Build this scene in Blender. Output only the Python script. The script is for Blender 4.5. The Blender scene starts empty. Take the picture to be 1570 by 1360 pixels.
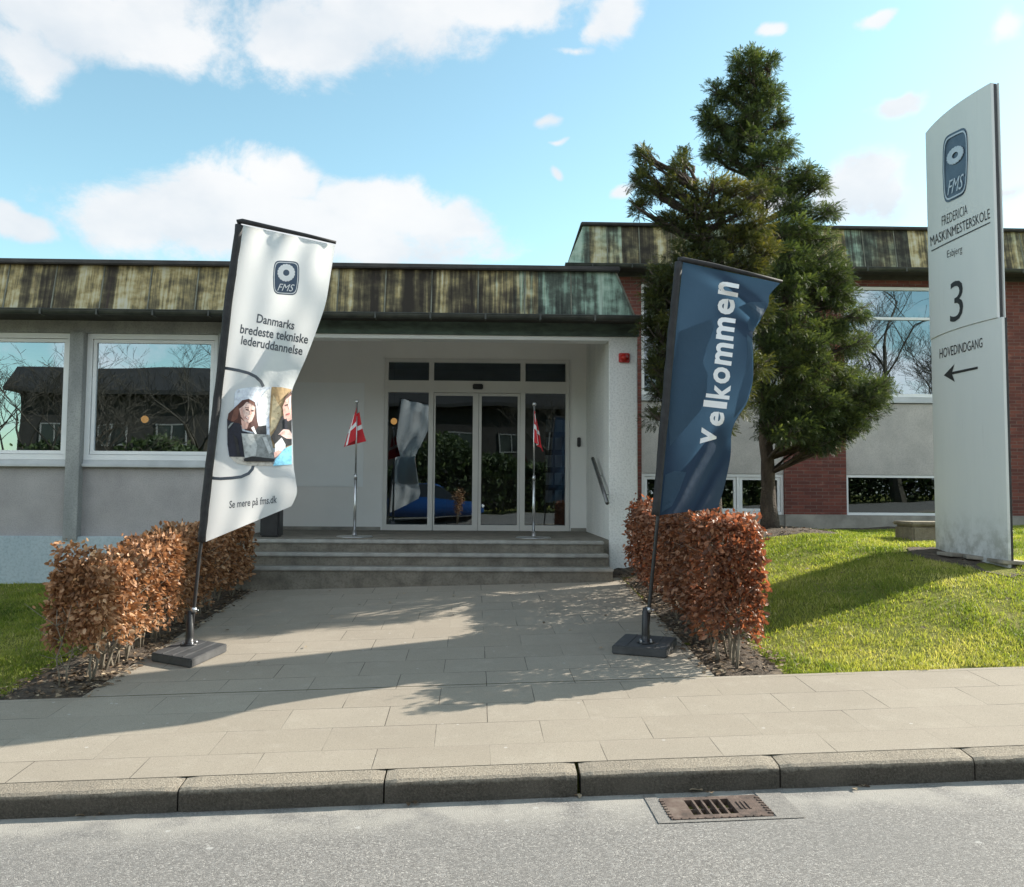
import bpy, bmesh, math, random
import numpy as np
from mathutils import Vector, Matrix
random.seed(7)
RNG = np.random.default_rng(11)
scene = bpy.context.scene
COL = scene.collection

# ------------------------------------------------------------ camera
F_PX, PW, PH = 1320.0, 1570.0, 1360.0
CAM = Vector((0, 0, 1.62))
YAW, PITCH, ROLL = math.radians(-1.43), math.atan(80 / 1320), math.radians(0.4)
CAMR = Matrix.Rotation(YAW, 3, 'Z') @ Matrix.Rotation(math.pi / 2 + PITCH, 3, 'X') @ Matrix.Rotation(ROLL, 3, 'Z')
cd = bpy.data.cameras.new('camera')
cam = bpy.data.objects.new('camera', cd)
COL.objects.link(cam)
cam.matrix_world = Matrix.Translation(CAM) @ CAMR.to_4x4()
cd.sensor_fit = 'HORIZONTAL'
cd.sensor_width = 36
cd.lens = 36 * F_PX / PW
cd.clip_start, cd.clip_end = 0.1, 3000
scene.camera = cam


def ray(px, py):
    return (CAMR @ Vector(((px - PW / 2) / F_PX, (PH / 2 - py) / F_PX, -1)))


def at(px, py, y):
    "world point seen at a photo pixel, standing at depth y"
    d = ray(px, py)
    return CAM + d * ((y - CAM.y) / d.y)


# ------------------------------------------------------------ world, sun, exposure
SUN_AZ, SUN_EL = math.radians(20.5), math.radians(28.0)      # azimuth from +X towards +Y
TOSUN = Vector((math.cos(SUN_EL) * math.cos(SUN_AZ), math.cos(SUN_EL) * math.sin(SUN_AZ), math.sin(SUN_EL)))
sl = bpy.data.lights.new('sun', 'SUN')
sl.energy = 5.0
sl.angle = math.radians(0.55)
sl.color = (1.0, 0.93, 0.82)
sun = bpy.data.objects.new('sun', sl)
COL.objects.link(sun)
sun.rotation_euler = TOSUN.to_track_quat('Z', 'Y').to_euler()
sun.location = (20, 10, 20)

vs = scene.view_settings
vs.view_transform = 'Standard'
vs.look = 'None'
vs.exposure = 1.21
vs.gamma = 1

world = bpy.data.worlds.new('World')
scene.world = world
world.use_nodes = True


class NT:
    "small node-tree helper"
    def __init__(s, nt):
        s.nt = nt
        nt.nodes.clear()

    def n(s, t, ins=None, **kw):
        nd = s.nt.nodes.new(t)
        for k, v in kw.items():
            setattr(nd, k, v)
        for k, v in (ins or {}).items():
            s.put(nd, k, v)
        return nd

    def put(s, nd, k, v):
        sock = nd.inputs[k]
        if isinstance(v, bpy.types.NodeSocket):
            s.nt.links.new(v, sock)
        elif isinstance(v, bpy.types.Node):
            s.nt.links.new(v.outputs[0], sock)
        else:
            if isinstance(v, (tuple, list)) and len(v) == 3 and len(sock.default_value) == 4:
                v = (*v, 1)
            sock.default_value = v

    def m(s, op, a, b=0.0, c=None, clamp=False):
        nd = s.n('ShaderNodeMath', {0: a, 1: b}, operation=op, use_clamp=clamp)
        if c is not None:
            s.put(nd, 2, c)
        return nd.outputs[0]

    def vm(s, op, a, b=(0, 0, 0)):
        nd = s.n('ShaderNodeVectorMath', {0: a, 1: b}, operation=op)
        return nd.outputs[1] if op in ('LENGTH', 'DOT_PRODUCT', 'DISTANCE') else nd.outputs[0]

    def rgb(s, fac, a, b, blend='MIX'):
        nd = s.n('ShaderNodeMix', data_type='RGBA', blend_type=blend)
        s.put(nd, 0, fac)
        s.put(nd, 6, a)
        s.put(nd, 7, b)
        return nd.outputs[2]

    def ramp(s, fac, stops, interp='LINEAR'):
        nd = s.n('ShaderNodeValToRGB', {0: fac})
        r = nd.color_ramp
        r.interpolation = interp
        while len(r.elements) < len(stops):
            r.elements.new(0.5)
        for e, (p, c) in zip(r.elements, stops):
            e.position = p
            e.color = (*c, 1) if not isinstance(c, float) else (c, c, c, 1)
        return nd.outputs[0]

    def mr(s, v, a, b, c=0.0, d=1.0, smooth=True):
        nd = s.n('ShaderNodeMapRange', {0: v, 1: a, 2: b, 3: c, 4: d}, interpolation_type='SMOOTHSTEP' if smooth else 'LINEAR')
        return nd.outputs[0]

    def noise(s, vec, scale, detail=4.0, rough=0.55, dist=0.0):
        nd = s.n('ShaderNodeTexNoise', {'Scale': scale, 'Detail': detail, 'Roughness': rough, 'Distortion': dist})
        if vec is not None:
            s.put(nd, 'Vector', vec)
        return nd.outputs[0]

    def scaled(s, vec, sc, off=(0, 0, 0)):
        nd = s.n('ShaderNodeMapping', {'Vector': vec, 'Location': off, 'Scale': sc})
        return nd.outputs[0]


W = NT(world.node_tree)
wout = W.n('ShaderNodeOutputWorld')
skyt = W.n('ShaderNodeTexSky', sky_type='NISHITA', sun_disc=False, sun_elevation=SUN_EL,
           sun_rotation=math.pi / 2 - SUN_AZ, air_density=1.0, dust_density=0.6, ozone_density=1.3, altitude=10)
SKY_STRENGTH = 0.103
bg_sky = W.n('ShaderNodeBackground', {'Color': W.rgb(1.0, skyt.outputs[0], (1.14, 1.30, 1.06), 'MULTIPLY'), 'Strength': SKY_STRENGTH})
dirv = W.n('ShaderNodeTexCoord').outputs['Generated']
wn = W.n('ShaderNodeTexNoise', {'Vector': dirv, 'Scale': 7.0, 'Detail': 3.0, 'Roughness': 0.6}).outputs[1]
wdir = W.vm('ADD', dirv, W.vm('MULTIPLY', W.vm('SUBTRACT', wn, (0.5, 0.5, 0.5)), (0.10, 0.0, 0.08)))
# cumulus clouds: soft lobes at fixed directions of the sky, broken up by noise
lobes = [(95, 15, 230, 55), (20, 70, 75, 60), (245, 40, 55, 42), (560, 5, 210, 70), (480, 55, 110, 60), (760, 0, 130, 40),
         (320, 320, 130, 75), (420, 270, 60, 60), (230, 330, 110, 45), (600, 325, 120, 65), (680, 345, 75, 50), (480, 365, 270, 45),
         (840, 198, 26, 20), (862, 228, 16, 12), (852, 266, 20, 14), (955, 280, 30, 18), (880, 76, 34, 16), (930, 30, 50, 32), (905, 45, 40, 26),
         (1310, 270, 55, 55), (1290, 300, 70, 50), (1350, 290, 40, 50), (1560, 60, 34, 38), (20, 332, 48, 18), (1190, 45, 26, 16),
         (1335, 30, 30, 16), (1360, 155, 44, 18), (1375, 145, 30, 24), (1560, 305, 28, 16), (1180, 300, 60, 40)]
dens = None
for (px, py, rx, ry) in lobes:
    if rx > 50: rx, ry = rx * 1.02, ry * 0.98
    if rx < 40: rx, ry = rx * 0.85, ry * 0.75
    c = ray(px, py).normalized()
    d = W.vm('SUBTRACT', wdir, tuple(c))
    d = W.vm('MULTIPLY', d, (F_PX / rx, F_PX / rx * 0.8, F_PX / ry))
    v = W.m('SUBTRACT', 1.0 if rx > 40 else 0.78, W.vm('LENGTH', d))
    dens = v if dens is None else W.m('MAXIMUM', dens, v)
# unseen clouds behind the camera, for reflections, brightened to fill the shaded front
other = W.noise(W.scaled(dirv, (1.6, 1.6, 3.2)), 1.5, 3)
sep = W.n('ShaderNodeSeparateXYZ', {0: dirv})
behind = W.mr(sep.outputs[1], 0.1, -0.3)
dens = W.m('MAXIMUM', dens, W.m('SUBTRACT', W.m('MULTIPLY', W.m('SUBTRACT', other, 0.46), 5.0), W.m('MULTIPLY', W.m('SUBTRACT', 1.0, behind), 5.0)))
n1 = W.noise(W.scaled(dirv, (1, 1, 1.25)), 8.0, 9, 0.66, 0.25)
dens = W.m('ADD', dens, W.m('MULTIPLY', W.m('SUBTRACT', n1, 0.47), 2.3))
cov = W.mr(dens, 0.02, 0.62)
shade = W.noise(W.scaled(dirv, (1, 1, 1.6), (3, 1, 2)), 6.0, 5)
ccol = W.ramp(shade, [(0.3, (0.74, 0.81, 0.88)), (0.55, (0.93, 0.95, 0.97)), (0.75, (1, 1, 1))])
bg_cloud = W.n('ShaderNodeBackground', {'Color': ccol, 'Strength': W.m('ADD', 0.44, W.m('MULTIPLY', behind, 0.46))})
mx = W.n('ShaderNodeMixShader', {0: W.m('MULTIPLY', cov, 0.96), 1: bg_sky.outputs[0], 2: bg_cloud.outputs[0]})
W.nt.links.new(mx.outputs[0], wout.inputs[0])

# ------------------------------------------------------------ objects: naming and building
def tag(o, label=None, cat=None, group=None, kind=None):
    if label: o['label'] = label
    if cat: o['category'] = cat
    if group: o['group'] = group
    if kind: o['kind'] = kind
    return o


def thing(name, label, cat, loc=(0, 0, 0), group=None):
    o = bpy.data.objects.new(name, None)
    o.empty_display_size = 0.2
    COL.objects.link(o)
    o.location = loc
    return tag(o, label, cat, group)


def world_of(o):
    m = Matrix.Translation(o.location)
    while o.parent:
        o = o.parent
        m = Matrix.Translation(o.location) @ m
    return m.to_translation()


def link(name, me, mats, parent=None, origin=None):
    "me has world coordinates; origin (default the parent's) becomes the object's origin"
    o = bpy.data.objects.new(name, me)
    COL.objects.link(o)
    for m in (mats if isinstance(mats, (list, tuple)) else [mats]):
        me.materials.append(m)
    pw = world_of(parent) if parent else Vector((0, 0, 0))
    org = Vector(origin) if origin is not None else pw
    me.transform(Matrix.Translation(-org))
    if parent:
        o.parent = parent
    o.location = org - pw
    return o


class MB:
    "collects shapes into one mesh"
    def __init__(s):
        s.v, s.f, s.mi, s.sm = [], [], [], []
        s.mat = 0
        s.smooth = False

    def add(s, vs, fs):
        b = len(s.v)
        s.v += [tuple(p) for p in vs]
        for f in fs:
            s.f.append(tuple(i + b for i in f))
            s.mi.append(s.mat)
            s.sm.append(s.smooth)
        return s

    def hexa(s, p):
        "8 corners: bottom ring of four then top ring of four"
        return s.add(p, [(3, 2, 1, 0), (4, 5, 6, 7), (0, 1, 5, 4), (1, 2, 6, 5), (2, 3, 7, 6), (3, 0, 4, 7)])

    def box(s, x0, y0, z0, x1, y1, z1, bev=0.0):
        if x1 < x0: x0, x1 = x1, x0
        if y1 < y0: y0, y1 = y1, y0
        if z1 < z0: z0, z1 = z1, z0
        if bev <= 0:
            return s.hexa([(x0, y0, z0), (x1, y0, z0), (x1, y1, z0), (x0, y1, z0), (x0, y0, z1), (x1, y0, z1), (x1, y1, z1), (x0, y1, z1)])
        bm = bmesh.new()
        bmesh.ops.create_cube(bm, size=1)
        for v in bm.verts:
            v.co = Vector(((x0 + x1) / 2 + v.co.x * (x1 - x0), (y0 + y1) / 2 + v.co.y * (y1 - y0), (z0 + z1) / 2 + v.co.z * (z1 - z0)))
        bmesh.ops.bevel(bm, geom=bm.edges[:], offset=min(bev, 0.45 * min(x1 - x0, y1 - y0, z1 - z0)), segments=2, affect='EDGES')
        return s.bm(bm)

    def bm(s, bm):
        bm.verts.index_update()
        s.add([v.co[:] for v in bm.verts], [[v.index for v in f.verts] for f in bm.faces])
        bm.free()
        return s

    def prism(s, poly, y0, y1, axis='y'):
        "poly of (a,b) pairs, extruded along axis; axis y: (x,z); x: (y,z); z: (x,y)"
        def P(a, b, t):
            return (a, t, b) if axis == 'y' else ((t, a, b) if axis == 'x' else (a, b, t))
        n = len(poly)
        vs = [P(a, b, y0) for a, b in poly] + [P(a, b, y1) for a, b in poly]
        return s.add(vs, [tuple(range(n)), tuple(range(2 * n - 1, n - 1, -1))] + [(i, i + n, (i + 1) % n + n, (i + 1) % n) for i in range(n)])

    def tube(s, pts, r, sides=10, caps=True):
        pts = [Vector(p) for p in pts]
        rs = r if isinstance(r, (list, tuple)) else [r] * len(pts)
        vs, fs = [], []
        up = None
        for i, p in enumerate(pts):
            t = (pts[min(i + 1, len(pts) - 1)] - pts[max(i - 1, 0)])
            t = t.normalized() if t.length > 1e-9 else Vector((0, 0, 1))
            if up is None:
                up = t.orthogonal().normalized()
            else:
                up = (up - t * up.dot(t))
                up = up.normalized() if up.length > 1e-6 else t.orthogonal().normalized()
            sd = t.cross(up)
            for k in range(sides):
                a = 2 * math.pi * k / sides
                vs.append(p + (up * math.cos(a) + sd * math.sin(a)) * rs[i])
        for i in range(len(pts) - 1):
            for k in range(sides):
                k2 = (k + 1) % sides
                fs.append((i * sides + k, i * sides + k2, (i + 1) * sides + k2, (i + 1) * sides + k))
        if caps:
            fs.append(tuple(range(sides - 1, -1, -1)))
            fs.append(tuple((len(pts) - 1) * sides + k for k in range(sides)))
        return s.add(vs, fs)

    def lathe(s, prof, c, seg=20):
        "prof of (radius, z)"
        vs, fs = [], []
        for r, z in prof:
            for k in range(seg):
                a = 2 * math.pi * k / seg
                vs.append((c[0] + r * math.cos(a), c[1] + r * math.sin(a), c[2] + z))
        for i in range(len(prof) - 1):
            for k in range(seg):
                k2 = (k + 1) % seg
                fs.append((i * seg + k, i * seg + k2, (i + 1) * seg + k2, (i + 1) * seg + k))
        fs.append(tuple(range(seg - 1, -1, -1)))
        fs.append(tuple((len(prof) - 1) * seg + k for k in range(seg)))
        return s.add(vs, fs)

    def mesh(s, name):
        me = bpy.data.meshes.new(name)
        me.from_pydata(s.v, [], s.f)
        me.polygons.foreach_set('material_index', s.mi)
        me.polygons.foreach_set('use_smooth', s.sm)
        me.update()
        return me

    def build(s, name, mats, parent=None, origin=None, fix=True):
        me = s.mesh(name)
        if fix:
            bm = bmesh.new()
            bm.from_mesh(me)
            bmesh.ops.recalc_face_normals(bm, faces=bm.faces)
            bm.to_mesh(me)
            bm.free()
        return link(name, me, mats, parent, origin)


def np_mesh(name, V, Fq, tint=None, smooth=False):
    "V (n,3), Fq (m,k) faces all of k corners"
    me = bpy.data.meshes.new(name)
    V = np.ascontiguousarray(V, dtype=np.float32)
    Fq = np.ascontiguousarray(Fq, dtype=np.int32)
    m, k = Fq.shape
    me.vertices.add(len(V))
    me.vertices.foreach_set('co', V.ravel())
    me.loops.add(m * k)
    me.loops.foreach_set('vertex_index', Fq.ravel())
    me.polygons.add(m)
    me.polygons.foreach_set('loop_start', np.arange(0, m * k, k, dtype=np.int32))
    me.polygons.foreach_set('loop_total', np.full(m, k, dtype=np.int32))
    me.polygons.foreach_set('use_smooth', np.full(m, smooth, dtype=bool))
    if tint is not None:
        a = me.attributes.new('tint', 'FLOAT', 'FACE')
        a.data.foreach_set('value', np.ascontiguousarray(tint, dtype=np.float32))
    me.update(calc_edges=True)
    return me


# ------------------------------------------------------------ materials
def new_mat(name):
    m = bpy.data.materials.new(name)
    m.use_nodes = True
    T = NT(m.node_tree)
    out = T.n('ShaderNodeOutputMaterial')
    return m, T, out


def principled(T, out, col, rough=0.6, metal=0.0, bump=None, bdist=0.01, bstr=1.0, spec=None):
    p = T.n('ShaderNodeBsdfPrincipled', {'Base Color': col, 'Roughness': rough, 'Metallic': metal})
    if spec is not None:
        p.inputs['Specular IOR Level'].default_value = spec
    if bump is not None:
        b = T.n('ShaderNodeBump', {'Height': bump, 'Distance': bdist, 'Strength': bstr})
        T.nt.links.new(b.outputs[0], p.inputs['Normal'])
    T.nt.links.new(p.outputs[0], out.inputs[0])
    return p


def pos(T):
    return T.n('ShaderNodeNewGeometry').outputs['Position']


def mottled(name, c1, c2, scale=3.0, rough=0.7, bump=0.3, bscale=60.0, bdist=0.004, c3=None, stretch=(1, 1, 1), metal=0.0, spec=None, fine=None):
    m, T, out = new_mat(name)
    P = pos(T)
    n = T.noise(T.scaled(P, stretch), scale, 6, 0.6)
    stops = [(0.32, c1), (0.68, c2)] if c3 is None else [(0.3, c1), (0.52, c2), (0.72, c3)]
    col = T.ramp(n, stops)
    if fine:
        f = T.noise(P, fine, 2, 0.7)
        col = T.rgb(T.mr(f, 0.42, 0.7, 0.0, 0.35), col, tuple(x * 0.45 for x in c1))
    principled(T, out, col, rough, metal, T.noise(P, bscale, 3, 0.7) if bump else None, bdist, bump or 0, spec)
    return m


M = {}
M['white_wall'] = mottled('white_wall', (0.72, 0.73, 0.72), (0.84, 0.84, 0.82), 1.6, 0.8, 0.5, 90, 0.004, fine=40, stretch=(1.5, 1.5, 0.35))
M['porch_wall'] = mottled('porch_wall', (0.76, 0.755, 0.73), (0.82, 0.815, 0.79), 0.9, 0.8, 0.4, 120, 0.003)
M['porch_panel'] = mottled('porch_panel', (0.79, 0.82, 0.825), (0.84, 0.86, 0.865), 0.9, 0.6, 0.2, 90, 0.002)
M['plinth_paint'] = mottled('plinth_paint', (0.36, 0.44, 0.48), (0.47, 0.54, 0.57), 2.2, 0.8, 0.4, 60, 0.004, fine=30, stretch=(1.6, 1.6, 0.5))
M['roughcast'] = mottled('roughcast', (0.37, 0.35, 0.35), (0.48, 0.455, 0.45), 2.5, 0.9, 1.0, 160, 0.01, fine=70)
M['roughcast_pale'] = mottled('roughcast_pale', (0.44, 0.42, 0.40), (0.56, 0.53, 0.50), 2.5, 0.9, 0.8, 160, 0.008, fine=70)
M['pilaster_concrete'] = mottled('pilaster_concrete', (0.24, 0.25, 0.25), (0.36, 0.37, 0.36), 4, 0.85, 0.6, 80, 0.005, stretch=(1, 1, 0.3), fine=50)
M['plinth_concrete'] = mottled('plinth_concrete', (0.20, 0.19, 0.17), (0.36, 0.34, 0.30), 3, 0.9, 0.7, 60, 0.006)
M['step_concrete'] = mottled('step_concrete', (0.11, 0.10, 0.08), (0.19, 0.172, 0.14), 4, 0.85, 0.6, 90, 0.004, c3=(0.25, 0.23, 0.19), fine=35)
M['step_edge'] = mottled('step_edge', (0.25, 0.245, 0.225), (0.38, 0.375, 0.35), 8, 0.7, 0.4, 90, 0.003)
M['frame_white'] = mottled('frame_white', (0.74, 0.76, 0.77), (0.82, 0.83, 0.83), 2, 0.35, 0, spec=0.5)
M['frame_cream'] = mottled('frame_cream', (0.60, 0.59, 0.56), (0.66, 0.65, 0.61), 2, 0.4, 0)
M['sill_grey'] = mottled('sill_grey', (0.42, 0.44, 0.45), (0.55, 0.57, 0.58), 3, 0.5, 0)
M['roof_cap'] = mottled('roof_cap', (0.018, 0.016, 0.016), (0.05, 0.045, 0.042), 5, 0.6, 0.4, 40, 0.004)
M['gutter_metal'] = mottled('gutter_metal', (0.02, 0.024, 0.022), (0.06, 0.065, 0.055), 5, 0.5, 0.3, 40, 0.003)
M['soffit_dark'] = mottled('soffit_dark', (0.03, 0.03, 0.03), (0.06, 0.06, 0.055), 4, 0.8, 0)
M['fascia_green'] = mottled('fascia_green', (0.035, 0.05, 0.045), (0.10, 0.15, 0.125), 3, 0.7, 0.2, 60, 0.003, stretch=(1, 1, 3))
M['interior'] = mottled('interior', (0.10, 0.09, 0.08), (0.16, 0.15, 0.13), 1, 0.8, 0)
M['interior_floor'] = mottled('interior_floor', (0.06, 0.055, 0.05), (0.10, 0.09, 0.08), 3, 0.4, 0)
M['black_plastic'] = mottled('black_plastic', (0.012, 0.012, 0.013), (0.03, 0.03, 0.032), 8, 0.4, 0.2, 100, 0.001)
M['black_fabric'] = mottled('black_fabric', (0.012, 0.012, 0.014), (0.03, 0.03, 0.033), 12, 0.75, 0.6, 300, 0.002)
M['rubber_base'] = mottled('rubber_base', (0.035, 0.036, 0.038), (0.07, 0.071, 0.073), 9, 0.6, 0.4, 80, 0.002)
M['steel'] = mottled('steel', (0.42, 0.43, 0.44), (0.58, 0.59, 0.60), 10, 0.3, 0, metal=0.9)
M['rail_steel'] = mottled('rail_steel', (0.12, 0.12, 0.12), (0.2, 0.2, 0.2), 10, 0.35, 0, metal=0.7)
M['flag_red'] = mottled('flag_red', (0.50, 0.015, 0.025), (0.62, 0.025, 0.035), 8, 0.7, 0.3, 400, 0.001)
M['flag_white'] = mottled('flag_white', (0.72, 0.72, 0.72), (0.82, 0.82, 0.82), 8, 0.7, 0.3, 400, 0.001)
M['alarm_red'] = mottled('alarm_red', (0.40, 0.02, 0.015), (0.60, 0.04, 0.03), 25, 0.25, 0)
M['ink_black'] = mottled('ink_black', (0.012, 0.012, 0.014), (0.022, 0.022, 0.025), 8, 0.5, 0)
M['ink_blue'] = mottled('ink_blue', (0.045, 0.075, 0.125), (0.06, 0.095, 0.15), 8, 0.6, 0)
M['ink_grey'] = mottled('ink_grey', (0.07, 0.085, 0.105), (0.09, 0.105, 0.13), 8, 0.6, 0)
M['print_white'] = mottled('print_white', (0.74, 0.76, 0.78), (0.80, 0.81, 0.82), 8, 0.6, 0)
M['asphalt_dark'] = mottled('asphalt_dark', (0.02, 0.02, 0.02), (0.04, 0.04, 0.04), 8, 0.9, 0)
M['rust'] = mottled('rust', (0.04, 0.027, 0.021), (0.095, 0.062, 0.048), 14, 0.9, 0.8, 120, 0.004, c3=(0.16, 0.125, 0.10))
M['bark'] = mottled('bark', (0.035, 0.026, 0.02), (0.10, 0.078, 0.062), 9, 0.95, 1.0, 30, 0.03, stretch=(1, 1, 0.25))
M['twig'] = mottled('twig', (0.11, 0.09, 0.065), (0.26, 0.225, 0.175), 12, 0.9, 0.4, 60, 0.004)
M['bare_bark'] = mottled('bare_bark', (0.03, 0.026, 0.02), (0.075, 0.065, 0.05), 6, 0.95, 0)
M['stone_block'] = mottled('stone_block', (0.13, 0.11, 0.08), (0.26, 0.23, 0.17), 5, 0.95, 0.9, 40, 0.01)
M['paving_loose'] = mottled('paving_loose', (0.18, 0.16, 0.13), (0.36, 0.33, 0.28), 6, 0.9, 0.8, 50, 0.006)
M['dark_wall'] = mottled('dark_wall', (0.022, 0.02, 0.019), (0.036, 0.033, 0.031), 3, 0.9, 0)
M['dark_roof'] = mottled('dark_roof', (0.013, 0.013, 0.014), (0.024, 0.024, 0.025), 3, 0.8, 0)
M['tyre'] = mottled('tyre', (0.012, 0.012, 0.012), (0.02, 0.02, 0.02), 8, 0.9, 0)
M['car_blue'] = mottled('car_blue', (0.006, 0.035, 0.13), (0.008, 0.045, 0.16), 2, 0.25, 0)
M['old_frame'] = mottled('old_frame', (0.16, 0.16, 0.16), (0.24, 0.24, 0.24), 8, 0.6, 0)
M['headlight'] = mottled('headlight', (0.6, 0.62, 0.65), (0.7, 0.72, 0.75), 8, 0.15, 0)
M['paper'] = mottled('paper', (0.5, 0.52, 0.55), (0.65, 0.66, 0.68), 8, 0.6, 0)
M['wood_dark'] = mottled('wood_dark', (0.06, 0.04, 0.028), (0.12, 0.08, 0.055), 5, 0.5, 0)


def cloth(name, c, trans, tmix):
    m, T, out = new_mat(name)
    P = pos(T)
    w = T.noise(P, 500, 2)
    d = T.n('ShaderNodeBsdfPrincipled', {'Base Color': c, 'Roughness': 0.65})
    d.inputs['Specular IOR Level'].default_value = 0.25
    b = T.n('ShaderNodeBump', {'Height': T.m('ADD', T.noise(P, 9, 4), T.m('MULTIPLY', w, 0.04)), 'Distance': 0.02, 'Strength': 0.35})
    T.nt.links.new(b.outputs[0], d.inputs['Normal'])
    t = T.n('ShaderNodeBsdfTranslucent', {'Color': trans})
    mx = T.n('ShaderNodeMixShader', {0: tmix, 1: d.outputs[0], 2: t.outputs[0]})
    T.nt.links.new(mx.outputs[0], out.inputs[0])
    return m


M['banner_white'] = cloth('banner_white', (0.82, 0.83, 0.84), (0.84, 0.84, 0.83), 0.42)
M['seam'] = mottled('seam', (0.06, 0.06, 0.045), (0.22, 0.225, 0.175), 3, 0.7, 0)
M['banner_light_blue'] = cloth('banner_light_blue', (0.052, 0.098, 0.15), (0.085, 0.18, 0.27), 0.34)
M['banner_blue'] = cloth('banner_blue', (0.026, 0.045, 0.082), (0.055, 0.125, 0.205), 0.34)


def copper(name, green):
    m, T, out = new_mat(name)
    P = pos(T)
    s = T.n('ShaderNodeSeparateXYZ', {0: P})
    nx = T.n('ShaderNodeSeparateXYZ', {0: T.n('ShaderNodeNewGeometry').outputs['True Normal']}).outputs[0]
    side = T.m('GREATER_THAN', T.m('ABSOLUTE', nx), 0.6)
    run = T.m('ADD', T.m('MULTIPLY', s.outputs[0], T.m('SUBTRACT', 1.0, side)), T.m('MULTIPLY', s.outputs[1], side))
    pan = T.m('FLOOR', T.m('DIVIDE', run, 0.62))
    rnd = T.n('ShaderNodeTexWhiteNoise', {'W': pan}, noise_dimensions='1D').outputs[0]
    rnd2 = T.n('ShaderNodeTexWhiteNoise', {'W': T.m('ADD', pan, 41.3)}, noise_dimensions='1D').outputs[0]
    sv = T.n('ShaderNodeCombineXYZ', {0: T.m('MULTIPLY', run, 1.0), 1: 0.0, 2: T.m('MULTIPLY', s.outputs[2], 0.045)}).outputs[0]
    st = T.noise(sv, 4.2, 6, 0.72, 0.0)
    st2 = T.noise(sv, 17.0, 4, 0.7)
    big = T.noise(P, 1.3, 3)
    blot = T.noise(T.scaled(P, (1.5, 1, 2.2)), 2.6, 4)
    val = T.m('ADD', T.m('MULTIPLY', T.m('SUBTRACT', st, 0.5), 2.1), T.m('MULTIPLY', T.m('SUBTRACT', st2, 0.5), 0.75))
    val = T.m('ADD', val, T.m('ADD', T.m('MULTIPLY', T.m('SUBTRACT', rnd, 0.5), 0.36), T.m('MULTIPLY', T.m('SUBTRACT', blot, 0.5), 1.0)))
    val = T.m('ADD', val, 0.45)
    col = T.ramp(val, [(0.10, (0.028, 0.022, 0.016)), (0.32, (0.075, 0.062, 0.038)), (0.46, (0.16, 0.135, 0.075)), (0.58, (0.31, 0.245, 0.115)),
                       (0.70, (0.44, 0.385, 0.23)), (0.88, (0.50, 0.48, 0.38))])
    gcol = T.ramp(val, [(0.15, (0.024, 0.028, 0.024)), (0.4, (0.08, 0.10, 0.08)), (0.58, (0.20, 0.29, 0.23)), (0.8, (0.36, 0.46, 0.38))])
    gm = T.m('ADD', T.m('MULTIPLY', rnd2, 0.45), T.m('MULTIPLY', big, 0.8))
    if green is None:
        gfac = T.m('ADD', gm, T.m('ADD', T.mr(s.outputs[0], -1.2, 1.6, -0.02, 0.72), T.m('MULTIPLY', T.m('SUBTRACT', T.noise(sv, 11, 3, 0.6), 0.5), 1.2)))
    else:
        gfac = T.m('ADD', gm, green)
    col = T.rgb(T.mr(gfac, 0.75, 1.1), col, gcol)
    # purple-brown runs under the top edge
    col = T.rgb(T.mr(T.noise(sv, 14, 3), 0.58, 0.72, 0, 0.5), col, (0.05, 0.03, 0.03))
    principled(T, out, col, 0.75, 0.0, T.noise(P, 30, 3), 0.004, 0.5, 0.3)
    return m


M['copper'] = copper('copper', None)
M['copper_wing'] = copper('copper_wing', 0.22)


def brick(name):
    m, T, out = new_mat(name)
    P = pos(T)
    s = T.n('ShaderNodeSeparateXYZ', {0: P})
    v = T.n('ShaderNodeCombineXYZ', {0: T.m('ADD', s.outputs[0], s.outputs[1]), 1: s.outputs[2], 2: 0.0}).outputs[0]
    b = T.n('ShaderNodeTexBrick', {'Vector': v, 'Color1': (0.19, 0.058, 0.042), 'Color2': (0.105, 0.036, 0.03), 'Mortar': (0.16, 0.115, 0.095),
                                   'Scale': 1.0, 'Mortar Size': 0.006, 'Mortar Smooth': 0.3, 'Bias': 0.0, 'Brick Width': 0.24, 'Row Height': 0.067})
    col = T.rgb(T.mr(T.noise(P, 4, 5), 0.4, 0.7, 0, 0.5), b.outputs[0], (0.10, 0.028, 0.024))
    col = T.rgb(T.mr(T.noise(T.scaled(P, (1, 1, 3)), 3.5, 4), 0.62, 0.72, 0, 0.4), col, (0.34, 0.16, 0.12))
    principled(T, out, col, 0.9, 0, T.m('ADD', T.m('MULTIPLY', b.outputs[1], -1.0), T.m('MULTIPLY', T.noise(P, 90, 3), 0.4)), 0.006, 0.7)
    return m


M['brick'] = brick('brick')


def glass(name, refl, tint=(0.55, 0.58, 0.58), rough=0.0, wav=0.0):
    m, T, out = new_mat(name)
    tr = T.n('ShaderNodeBsdfTransparent', {'Color': tint})
    gl = T.n('ShaderNodeBsdfGlossy', {'Color': (0.80, 0.92, 1.0), 'Roughness': rough})
    if wav:
        b = T.n('ShaderNodeBump', {'Height': T.noise(pos(T), 0.9, 1), 'Distance': 0.05, 'Strength': wav})
        T.nt.links.new(b.outputs[0], gl.inputs['Normal'])
    fr = T.n('ShaderNodeFresnel', {'IOR': 1.5}).outputs[0]
    fac = T.m('ADD', T.m('MULTIPLY', fr, 1.2), refl, clamp=True)
    mx = T.n('ShaderNodeMixShader', {0: fac, 1: tr.outputs[0], 2: gl.outputs[0]})
    T.nt.links.new(mx.outputs[0], out.inputs[0])
    return m


M['window_glass'] = glass('window_glass', 0.30, wav=0.06)
M['door_glass'] = glass('door_glass', 0.11, (0.5, 0.52, 0.52), wav=0.05)
M['car_glass'] = mottled('car_glass', (0.015, 0.017, 0.02), (0.025, 0.028, 0.03), 4, 0.05, 0)


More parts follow.
